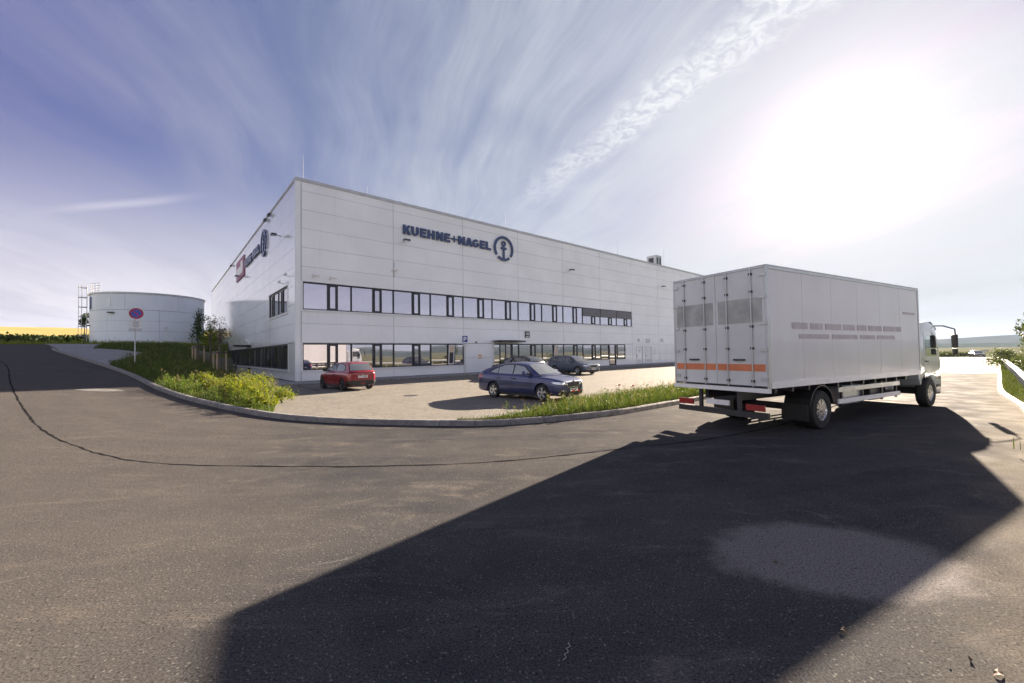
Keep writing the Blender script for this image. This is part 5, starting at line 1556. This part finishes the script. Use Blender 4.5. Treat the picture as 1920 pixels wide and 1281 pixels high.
def sign_parking():
    px_, py_ = fpt(13.2, .75)
    b = Vector((px_, py_, .27))
    root = empty('parking_sign', b, 0, 'blue parking sign with a white P on a thin post before the ground floor window', 'road sign')
    x, y = facing(b); M = frame(Vector((0, 0, 0)), x, y, ZUP)
    MB().tube([(0, 0, 0), (0, 0, 3.25)], .035, 10, M).build('sign_post', M_GALV, root, smooth=50)
    MB().box(-.25, .25, .04, .055, 2.55, 3.30, M).build('sign_plate', M_WHITE, root)
    MB().box(-.225, .225, .0555, .060, 2.72, 3.275, M).build('sign_face', simple('parking_blue', (.03, .05, .28), .4), root)
    P_ = [(0, 0), (.26, 0), (.26, .36), (.55, .36)] + arc(.55, .68, .42, .32, -90, 90, 8) + [(0, 1.0)]
    inn = [(.26, .56), (.26, .80), (.52, .80)] + arc(.52, .68, .14, .12, 90, -90, 5) + [(.52, .56)]
    f_ = lambda p: (-.12 + p[0] * .27, 2.80 + p[1] * .38)
    MB().box(-.12, -.05, .061, .064, 2.80, 3.18, M).prism([f_(q) for q in [(.262, .36), (.55, .36)] + arc(.55, .68, .42, .32, -90, 90, 8) + [(.262, 1.0), (.262, .80), (.52, .80)] + arc(.52, .68, .14, .12, 90, -90, 5) + [(.262, .56)]], .061, .064, M).build('sign_letter', M_WHITE, root)
    MB().box(-.21, .21, .0555, .060, 2.585, 2.63, M).build('sign_bar', simple('parking_blue2', (.03, .05, .28), .4), root)
    MB().box(-.25, .25, .03, .05, 2.38, 2.5, M).build('sign_bracket', M_GALV, root)
sign_parking()

def guardrail():
    P = [Vector(p) for p in [(13.5, 10.0), (17, 13.3), (20.96, 16.87), (26.85, 21.93), (36.6, 30.36), (50, 42), (78.7, 66.2)]]
    Q = resample(catmull(P, 6), 2.0)
    root = empty('guardrail', (Q[0].x, Q[0].y, 0), 0, 'long pale steel guardrail on posts in the grass right of the road', 'guardrail')
    o = Vector((Q[0].x, Q[0].y, 0))
    W = [(0, .44), (.035, .50), (.04, .54), (.0, .585), (.0, .62), (.04, .665), (.035, .71), (0, .75), (-.012, .75), (-.012, .44)]
    for i, (a, b) in enumerate(zip(Q, Q[1:])):
        t = (b - a).normalized(); n = Vector((-t.y, t.x))
        if i % 2 == 0 and i + 2 < len(Q):
            c = Q[i + 2]; seg = [a, b, c]
            vs, fs = [], []; k = len(W)
            for p in seg:
                vs += [(p.x + n.x * q - o.x, p.y + n.y * q - o.y, zt(p.x, p.y) + z + .12) for q, z in W]
            for s_ in range(2):
                for j in range(k): fs.append((s_ * k + j, s_ * k + (j + 1) % k, (s_ + 1) * k + (j + 1) % k, (s_ + 1) * k + j))
            fs += [tuple(range(k)), tuple(reversed(range(2 * k, 3 * k)))]
            MB().add(vs, fs).build('rail_beam', simple('rail_zinc', (.66, .66, .64), .5, .3) if 'rail_zinc' not in MATS else MATS['rail_zinc'], root, smooth=40)
        m_ = a - n * .08 - Vector((o.x, o.y))
        MB().box(m_.x - .05, m_.x + .05, m_.y - .05, m_.y + .05, -.2, .80 + zt(a.x, a.y)).build('rail_post', M_GALV, root)
guardrail()

# a dark bollard by the side door
bx, by = lpt(19.4, 1.2)
bo = empty('bollard', (bx, by, .27), 0, 'short dark bollard on the footway by the side wall', 'bollard')
MB().tube([(0, 0, 0), (0, 0, .95)], .07, 12).build('post', M_DKMET, bo, smooth=50)
MB().tube([(0, 0, .95), (0, 0, 1.0)], [.075, .03], 12).build('cap', M_GALV, bo)
# distant marker post by the end of the road
mp = empty('marker_post', (113.0, 98.2, -.3), 0, 'slim grey post beside the far end of the road', 'post')
MB().box(-.9, .9, -.03, .03, 1.0, 1.4).build('marker_plate', M_GALV, mp); MB().box(-.06, .06, -.05, -.031, -.3, 1.4).build('post', M_GALV, mp)

# litter on the asphalt
st_ = MB().tube([(0, 0, .012), (.05, .03, .014), (.03, .09, .012), (.09, .13, .016), (.07, .20, .012), (.13, .24, .012), (.11, .31, .012)], .005, 5)
o = st_.build('string', simple('string_grey', (.30, .30, .29), .8)); o.location = (.30, 2.72, 0); o.scale = (.5, .5, .6); tag(o, 'small curl of white string lying on the shaded asphalt', 'string')
def dry_leaf(x, y, s, rz, lab):
    mb = MB(); n = 9
    top = [(s * math.cos(t) * (1 if math.cos(t) > 0 else .8), s * .45 * math.sin(t), .012 + .012 * math.sin(2 * t)) for t in [2 * math.pi * i / n for i in range(n)]]
    mb.add([(0, 0, .02)] + top, [(0, 1 + i, 1 + (i + 1) % n) for i in range(n)])
    o = mb.build('dry_leaf', simple('dry_leaf_%d' % int(x * 100), (.10, .06, .035), .8)); o.location = (x, y, .004); o.rotation_euler = (0, 0, rz); tag(o, lab, 'leaf')
def rp(px_, py_):
    v = raydir(px_, py_); t = CAMZ / -v.z
    return v.x * t, v.y * t
for q, s, rz, lab in [((1872, 1268), .045, .4, 'brown dry leaf lying on the sunlit asphalt, nearest the bottom corner'), ((1820, 1240), .02, 1.2, 'tiny dark leaf fragment on the sunlit asphalt beside a larger dry leaf'), ((1580, 1185), .035, .2, 'dark dry leaf on the edge of the lorry shadow'), ((1455, 1055), .03, .9, 'small dark leaf in the pale worn patch of asphalt')]:
    dry_leaf(*rp(*q), s, rz, lab)
pb = MB(); rr = random.Random(9)
for i in range(160):
    x, y = rr.uniform(-5, 8), rr.uniform(2.1, 9.5); s = rr.uniform(.003, .008)
    if y > 11: continue
    pts = [(x + s * math.cos(a) * rr.uniform(.7, 1.2), y + s * math.sin(a) * rr.uniform(.7, 1.2), .002) for a in (0, 1.3, 2.6, 3.9, 5.2)]
    pb.add(pts + [(x, y, .002 + s * .9)], [(i_, (i_ + 1) % 5, 5) for i_ in range(5)])
o = pb.build('loose_grit', simple('grit', (.09, .082, .075), .9)); tag(o, 'loose grit scattered over the asphalt', 'grit', None, 'stuff')
# ------------------------------------------------------------------ vegetation
L_GRASS = leaf('grass_blades', (.035, .060, .012), (.075, .10, .02), (.15, .14, .06), .25)
L_WEED = leaf('weed_leaves', (.05, .085, .018), (.10, .135, .025), (.15, .145, .035), .35)
L_SHRUB = leaf('shrub_leaves', (.07, .11, .014), (.19, .19, .02), (.24, .15, .02), .4)
L_TREE = leaf('tree_leaves', (.022, .05, .018), (.05, .08, .02), (.07, .09, .02))
L_TREE2 = leaf('bronze_leaves', (.09, .055, .05), (.06, .07, .035), (.12, .08, .06))
L_HEDGE = leaf('hedge_leaves', (.014, .028, .010), (.035, .052, .012), (.07, .085, .02), .2)
L_BRIGHT = leaf('bright_bush_leaves', (.14, .20, .02), (.24, .28, .03), None, .5)
L_OLIVE = leaf('olive_bush_leaves', (.045, .06, .03), (.08, .095, .04), (.13, .13, .07), .25)

def np_mesh(name, V, F, mat, parent=None):
    """V (n,3) float, F list of (m,k) int arrays"""
    me = bpy.data.meshes.new(name)
    me.vertices.add(len(V)); me.vertices.foreach_set('co', V.astype(np.float32).ravel())
    loops = np.concatenate([f.ravel() for f in F]); tot = sum(len(f) for f in F)
    me.loops.add(len(loops)); me.loops.foreach_set('vertex_index', loops.astype(np.int32))
    me.polygons.add(tot)
    sizes = np.concatenate([np.full(len(f), f.shape[1]) for f in F]); st = np.concatenate([[0], np.cumsum(sizes)[:-1]])
    me.polygons.foreach_set('loop_start', st.astype(np.int32)); me.polygons.foreach_set('loop_total', sizes.astype(np.int32))
    me.update(calc_edges=True); me.validate()
    return link(name, me, parent, mat)

def blades(P, h, w, lean=.35):
    """P (n,3) roots, h (n,), w (n,): a bent two-piece blade each"""
    n = len(P); a = rng.uniform(0, 2 * np.pi, n); dx = np.stack([np.cos(a), np.sin(a), np.zeros(n)], 1)
    b = rng.uniform(0, 2 * np.pi, n); ln = np.stack([np.cos(b), np.sin(b), np.zeros(n)], 1) * (h * rng.uniform(0, lean * 2, n))[:, None]
    up = np.array([0, 0, 1.])
    p0 = P - dx * w[:, None] / 2; p1 = P + dx * w[:, None] / 2
    m = P + up * (h * .55)[:, None] + ln * .35
    p2 = m + dx * w[:, None] * .4; p3 = m - dx * w[:, None] * .4
    p4 = P + up * (h * rng.uniform(.85, 1., n))[:, None] + ln
    V = np.stack([p0, p1, p2, p3, p4], 1).reshape(-1, 3); i = np.arange(n)[:, None] * 5
    return V, [np.concatenate([i, i + 1, i + 2, i + 3], 1), np.concatenate([i + 3, i + 2, i + 4], 1)]
def leaves(P, size, up=.3):
    """a folded leaf (two triangles) at each point"""
    n = len(P); d = rng.normal(size=(n, 3)); d[:, 2] += up; d /= np.linalg.norm(d, axis=1)[:, None]
    r = rng.normal(size=(n, 3)); s = np.cross(d, r); s /= np.linalg.norm(s, axis=1)[:, None]
    k = np.cross(d, s)
    L_ = (size * rng.uniform(.6, 1.3, n))[:, None]
    a = P; b = P + d * L_; c = P + d * L_ * .5 + s * L_ * .32 + k * L_ * .10; e = P + d * L_ * .5 - s * L_ * .32 + k * L_ * .10
    V = np.stack([a, c, b, e], 1).reshape(-1, 3); i = np.arange(n)[:, None] * 4
    return V, [np.concatenate([i, i + 1, i + 2], 1), np.concatenate([i, i + 2, i + 3], 1)]
def scatter(poly, n, keep=None):
    P = np.array([tuple(p) for p in poly]); lo, hi = P.min(0), P.max(0); out = []
    T = [tuple(p) for p in P]
    while len(out) < n:
        q = rng.uniform(lo, hi, (n, 2))
        for x, y in q:
            if inside((x, y), T) and (keep is None or rng.random() < keep(x, y)): out.append((x, y))
            if len(out) >= n: break
    return np.array(out[:n])
def join(sets):
    V = []; F = {}; o = 0
    for v, fs in sets:
        V.append(v)
        for f in fs: F.setdefault(f.shape[1], []).append(f + o)
        o += len(v)
    return np.concatenate(V), [np.concatenate(f) for f in F.values()]
def zarr(Q, zf): return np.array([zf(x, y) for x, y in Q])

# left bank
bed = [tuple(p) for p in bedL_poly]
ctr = (-16., 20.)
near = lambda x, y: 1.0 if y < 24 else max(.25, 1.0 - (y - 24) / 14)
Q = scatter(bed, 30000, near)
patch = np.array([math.sin(x * 1.1 + 2) * math.cos(y * 1.3) * .5 + .5 for x, y in Q])
h = (.10 + .26 * patch) * rng.uniform(.6, 1.4, len(Q))
V, F = blades(np.column_stack([Q, zarr(Q, zt) + .10]), h, rng.uniform(.010, .026, len(Q)))
tag(np_mesh('grass', V, F, L_GRASS), 'rough long grass covering the bank beside the warehouse', 'grass', None, 'stuff')
# tall weeds: stem with leaves, denser towards the kerb
def weeds(Q, zf, hmin, hmax, nleaf, size, name, mat, lab, spread=.16):
    S_ = []
    for (x, y) in Q:
        h_ = rng.uniform(hmin, hmax); z = zf(x, y); n = int(nleaf * h_ / hmax) + 4
        t = rng.uniform(.12, 1., n); a = rng.uniform(0, 2 * np.pi, n); r = rng.uniform(.02, spread, n) * (1.15 - t) * 1.3
        ln = rng.normal(size=2) * .12 * h_
        P = np.stack([x + np.cos(a) * r + ln[0] * t, y + np.sin(a) * r + ln[1] * t, z + t * h_], 1)
        S_.append(leaves(P, size, .5))
        k = blades(np.array([[x, y, z]] * 2), np.array([h_ * 1.02] * 2), np.array([.016, .016]), .06); S_.append(k)
    V, F = join(S_)
    return tag(np_mesh(name, V, F, mat), lab, 'weeds', None, 'stuff')
def kerbdist(x, y, kc=[(p.x, p.y) for p in KC if p.x < 16]):
    return min((x - a) ** 2 + (y - b) ** 2 for a, b in kc) ** .5
Qw = scatter(bed, 620, lambda x, y: (1. if kerbdist(x, y) < 3.4 else .25) * near(x, y) * (.35 if y > 20 else 1))
weeds(Qw, lambda x, y: zt(x, y) + .1, .18, .58, 46, .05, 'tall_weeds', L_WEED, 'tall leafy green weeds standing in the grass bank behind the kerb')
# leafy yellow-green shrubs at the corner of the court
shr = [(-8.75, 14.75, .75), (-9.7, 15.9, .95), (-10.9, 16.9, 1.05), (-9.2, 16.4, .7), (-12.0, 18.4, 1.05), (-10.4, 17.9, .8), (-13.2, 19.9, .95), (-12.9, 17.6, .7), (-14.6, 19.4, .7)]
slab = ['low yellow-green shrub at the very tip of the bed by the kerb', 'yellow-green shrub second from the tip of the bed', 'tall yellow-green shrub in the middle of the clump beside the footway', 'small shrub on the parking side of the clump near its tip',
        'broad yellow-green shrub before the side wall window', 'small shrub between the clump and the parking court', 'yellow-green shrub at the back of the clump towards the staked trees', 'low shrub on the kerb side of the clump', 'low shrub farthest back on the kerb side of the clump']
for (x, y, h_), lb in zip(shr, slab):
    z = zt(x, y) + .1
    r = empty('shrub', (x, y, z), 0, lb, 'shrub', 'yellow-green shrubs at the corner of the bed')
    n = int(1500 * h_)
    c = rng.normal(size=(9, 3)) * np.array([.32, .32, .16]) * h_ + np.array([0, 0, .50 * h_])
    idx = rng.integers(0, 9, n); P = c[idx] + rng.normal(size=(n, 3)) * np.array([.16, .16, .17]) * h_
    P = P[P[:, 2] > .02]
    P[:, 2] *= .72; V, F = leaves(P, .065, .4); np_mesh('foliage', V, F, L_SHRUB, r)
    st = MB()
    for k in range(7):
        a = k * .9; st.tube([(0, 0, -.1), (.12 * math.cos(a) * h_, .12 * math.sin(a) * h_, .35 * h_), (.3 * math.cos(a) * h_, .3 * math.sin(a) * h_, .8 * h_)], [.012, .009, .004], 5)
    st.build('stem', M_BARK, r)
# dry seeded stems among the green on both beds
L_DRY = leaf('dry_stems', (.20, .15, .08), (.28, .22, .12), (.16, .10, .05), .2)
def dry(Q, zf, h0, h1, lab):
    n = len(Q); z = zarr(Q, zf); h = rng.uniform(h0, h1, n)
    a = blades(np.column_stack([Q, z]), h, np.full(n, .007), .22)
    tip = np.column_stack([np.repeat(Q, 7, 0), np.repeat(z + h * .9, 7)]) + rng.normal(size=(n * 7, 3)) * np.array([.025, .025, .035])
    V, F = join([a, leaves(tip, .035, .6)])
    tag(np_mesh('dry_stems', V, F, L_DRY), lab, 'weeds', None, 'stuff')
dry(scatter(bed, 700, near), lambda x, y: zt(x, y) + .1, .3, .75, 'thin dry seeded stems standing among the grass of the bank')
dry(scatter([tuple(p) for p in bedR_poly], 420, lambda x, y: .2 + .8 * sst(-1, 2, x)), lambda x, y: .17, .2, .5, 'thin dry seeded stems in the strip before the blue car')
# right-hand bed
bedr = [tuple(p) for p in bedR_poly]
Q = scatter(bedr, 15000)
hh = np.array([.07 + .13 * sst(-1.5, 2.5, x) for x, y in Q]) * rng.uniform(.5, 1.5, len(Q))
V, F = blades(np.column_stack([Q, np.full(len(Q), .17)]), hh, rng.uniform(.008, .02, len(Q)))
tag(np_mesh('grass', V, F, leaf('verge_blades', (.035, .06, .015), (.075, .10, .022), (.19, .16, .08), .25)), 'bright green grass in the strip between the kerb and the parking court', 'grass', None, 'stuff')
Qw = scatter(bedr, 330, lambda x, y: .15 + .85 * sst(-1.2, 2.5, x))
weeds(Qw, lambda x, y: .17, .16, .44, 34, .04, 'tall_weeds', leaf('verge_weeds', (.035, .062, .016), (.075, .10, .022), (.14, .12, .04), .25), 'bushy green weeds standing in the strip in front of the blue car', .13)
for i, (x, y, lb) in enumerate([(1.9, 13.1, 'red poppy in the weeds just before the bumper of the blue car'), (2.1, 13.25, 'second red poppy close by the bumper of the blue car'), (4.3, 14.8, 'lone red poppy in the weeds between the blue car and the lorry'), (3.9, 15.2, 'red poppy set back in the strip towards the estate car')]):
    r = empty('poppy', (x, y, .17), 0, lb, 'poppy', 'poppies in the grass strip')
    MB().tube([(0, 0, 0), (.02, .01, .3), (.03, 0, .56)], .004, 5).build('stem', L_WEED, r)
    pt = MB()
    for k in range(5):
        a = k * 1.257; pt.add([(.03, 0, .55), (.03 + .06 * math.cos(a - .6), .06 * math.sin(a - .6), .60), (.03 + .075 * math.cos(a), .075 * math.sin(a), .615), (.03 + .06 * math.cos(a + .6), .06 * math.sin(a + .6), .60)], [(0, 1, 2, 3)])
    pt.build('petals', simple('poppy_red_%d' % i, (.62, .06, .02), .6), r)
# verge on the right
vg = [tuple(p) for p in verge_poly]
Q = scatter([(9, 7.5)] + [tuple(p) for p in rk_in if p.x < 46] + [(55, 36), (30, 16)], 9000)
V, F = blades(np.column_stack([Q, zarr(Q, zt) + .12]), rng.uniform(.08, .30, len(Q)), rng.uniform(.015, .035, len(Q)))
tag(np_mesh('grass', V, F, leaf('right_blades', (.04, .06, .015), (.08, .09, .03), (.13, .12, .06), .2)), 'grass on the verge right of the road round the guardrail', 'grass', None, 'stuff')

def cloud_bush(name, x, y, rx, ry, h_, n, size, mat, lab, cat, group=None, z=None, nb=9, trunk=None):
    z = zt(x, y) + .05 if z is None else z
    r = empty(name, (x, y, z), 0, lab, cat, group)
    z0 = trunk or 0
    c = rng.uniform(-1, 1, size=(nb, 3)) * np.array([rx * .6, ry * .6, h_ * .34]) + np.array([0, 0, z0 + h_ * .48])
    rad_ = rng.uniform(.35, .75, nb)
    idx = rng.integers(0, nb, n)
    u = rng.normal(size=(n, 3)); u /= np.linalg.norm(u, axis=1)[:, None]; u *= (rng.uniform(0, 1, n) ** .45)[:, None]
    P = c[idx] + u * rad_[idx][:, None] * np.array([rx * .8, ry * .8, h_ * .42])
    P = P[P[:, 2] > z0 * .8]
    V, F = leaves(P, size, .2)
    np_mesh('crown' if trunk else 'foliage', V, F, mat, r)
    st = MB()
    if trunk:
        st.tube([(0, 0, -.2), (.02, .02, z0 * .6), (0, .03, z0 + h_ * .3), (.03, 0, z0 + h_ * .75)], [.05 + .012 * h_, .045 + .008 * h_, .03, .012], 8)
        st.build('trunk', M_BARK, r, smooth=50)
        lb = MB()
        for k in range(nb):
            lb.tube([(0, .02, z0 + h_ * .05 * (k % 4)), tuple((c[k] * .5 + np.array([0, 0, z0 * .5]))), tuple(c[k])], [.022, .015, .006], 5)
        lb.build('limb', M_BARK, r)
    else:
        for k in range(5): st.tube([(0, 0, -.1), tuple(c[k] * .6), tuple(c[k])], [.03, .02, .008], 5)
        st.build('stem', M_BARK, r)
    return r
def stakes(x, y, h_, lab):
    z = zt(x, y) + .05
    r = empty('tree_stakes', (x, y, z), .4, lab, 'tree stakes', 'timber stake frames round the young trees')
    for k in range(3):
        a = k * 2.094 + .5
        MB().tube([(.42 * math.cos(a), .42 * math.sin(a), -.3), (.40 * math.cos(a), .40 * math.sin(a), h_)], .048, 8).build('stake', M_STAKE, r, smooth=50)
    pts = [(.40 * math.cos(k * 2.094 + .5), .40 * math.sin(k * 2.094 + .5)) for k in range(3)]
    for k in range(3):
        a, b = Vector(pts[k]), Vector(pts[(k + 1) % 3]); t = (b - a).normalized(); n = Vector((t.y, -t.x)) * .05
        c = (a + b) / 2 + n; ang = math.atan2(t.y, t.x); l_ = (b - a).length / 2 + .06
        MB().box(-l_, l_, -.012, .012, -.05, .05, Matrix.Translation((c.x, c.y, h_ - .1)) @ Matrix.Rotation(ang, 4, 'Z')).build('stake_board', M_DKMET if k else M_STAKE, r)
# the two staked young trees on the bank
cloud_bush('young_tree', -23.0, 30.0, .50, .50, 2.5, 950, .12, L_TREE, 'slim dark green young tree in front of the water tank', 'tree', None, None, 10, 1.45)
stakes(-23.0, 30.0, 1.25, 'timber stakes round the dark green tree before the tank')
cloud_bush('young_tree', -19.35, 27.1, .75, .6, 2.1, 420, .10, L_TREE2, 'sparse bronze-leaved young tree near the warehouse side wall', 'tree', None, None, 9, 1.75)
stakes(-19.35, 27.1, 1.45, 'timber stakes round the sparse bronze-leaved tree')
cloud_bush('slender_tree', -33.4, 45.4, .7, .7, 4.4, 520, .15, leaf('light_tree_leaves', (.05, .09, .015), (.11, .14, .02), (.16, .16, .03)), 'taller light green tree between the tank and the warehouse end', 'tree', None, None, 9, 2.2)
cloud_bush('slender_tree', -65.6, 62.9, .8, .8, 2.4, 1000, .2, L_TREE, 'small dark tree behind the tank ladder', 'tree', None, None, 9, 3.0)
for i, (x, y, w_, h_) in enumerate([(-48.5, 66, 2.2, 3.4), (-51.5, 71, 2.4, 3.8), (-46.3, 62.5, 1.4, 2.0)]):
    cloud_bush('bush', x, y, w_, w_, h_, 1500, .22, L_BRIGHT, ['bright yellow-green bush in the gap beside the tank', 'tall bright bush farther back in the gap beside the tank', 'low bright bush nearest the retaining wall'][i], 'bush', 'bright bushes behind the tank')
# hedge along the field
hd = empty('hedge', (*uq(93, -20), 3.8), 0, 'low dark hedge along the foot of the wheat field', 'hedge')
hx = hd.location
Vs = []
for q in np.arange(-105, 34, 1.0):
    x, y = uq(93 + rng.uniform(-.6, .6), q); n = 420
    hgt = rng.uniform(.9, 1.6)
    P = rng.normal(size=(n, 3)) * np.array([.75, .75, .0]) + np.array([x - hx.x, y - hx.y, 0]); P[:, 2] = zt(x, y) - hx.z + .2 + hgt * rng.uniform(0, 1, n) ** .7
    Vs.append(leaves(P, .42, .3))
V, F = join(Vs); np_mesh('foliage', V, F, L_HEDGE, hd)
st = MB()
for q in np.arange(-105, 34, 3.0):
    x, y = uq(93, q); st.tube([(x - hx.x, y - hx.y, -.3), (x - hx.x + .1, y - hx.y, .8)], .04, 5)
st.build('stem', M_BARK, hd)
Q = np.array([uq(u_, q_) for u_, q_ in zip(rng.uniform(60.5, 90, 26000), rng.uniform(-100, 16, 26000))])
V, F = blades(np.column_stack([Q, zarr(Q, zt)]), rng.uniform(.25, .75, len(Q)), rng.uniform(.05, .11, len(Q)))
tag(np_mesh('grass', V, F, leaf('bank_blades', (.10, .14, .02), (.19, .20, .03), (.26, .22, .08), .35)), 'bright tall grass between the road end and the hedge', 'grass', None, 'stuff')
# right side bushes and small trees behind the guardrail
RB = [((30.5, 22.8), 1.3, 1.5, 0, 'olive bush behind the guardrail at the frame edge'), ((34.5, 27.0), 1.5, 1.7, 0, 'round olive bush behind the middle of the guardrail'), ((41.5, 33.6), 1.7, 1.9, 0, 'olive bush next along the guardrail towards the hills'), ((50, 41.3), 1.8, 2.0, 0, 'last olive bush along the guardrail before the road end'),
      ((22.2, 14.6), .7, .6, 0, 'small low bush between the guardrail and the kerb')]
for (p, w_, h_, tr, lb) in RB:
    cloud_bush('bush', p[0], p[1], w_, w_, h_, 1500 if w_ > 1 else 500, .13, L_OLIVE, lb, 'bush', 'bushes along the guardrail')
cloud_bush('young_tree', 37.5, 29.9, .8, .8, 2.3, 420, .16, L_OLIVE, 'thin small tree standing up from the bushes behind the guardrail', 'tree', None, None, 8, 1.7)
cloud_bush('young_tree', 31.5, 24.6, .8, .8, 2.6, 420, .15, L_OLIVE, 'thin small tree cut by the frame edge behind the guardrail', 'tree', None, None, 8, 1.5)
# rows of scrub along the end of the road
for i in range(5):
    a = 47.0 - i * 1.5; dd = 150 + 4 * i
    cloud_bush('bush', dd * math.sin(rad(a)), dd * math.cos(rad(a)), 3.5, 3.5, 1.6, 900, .4, L_OLIVE, 'low scrub beyond the end of the road, %s along the row' % ['first', 'second', 'third', 'fourth', 'fifth'][i], 'bush', 'scrub beyond the road end')
# ------------------------------------------------------------------ summer haze over the valley
def haze():
    mt = bpy.data.materials.new('haze_air'); mt.use_nodes = True; t = mt.node_tree; t.nodes.clear()
    out = t.nodes.new('ShaderNodeOutputMaterial'); v = t.nodes.new('ShaderNodeVolumePrincipled')
    v.inputs['Color'].default_value = (.62, .76, 1.0, 1); v.inputs['Density'].default_value = .00010
    v.inputs['Anisotropy'].default_value = .0
    t.links.new(v.outputs[0], out.inputs['Volume'])
    mb = MB().box(-3900, 3900, -3900, 3900, -8, 118)
    o = mb.build('haze', mt); o['kind'] = 'stuff'; o['label'] = 'pale summer haze lying over the valley and hills'
haze()
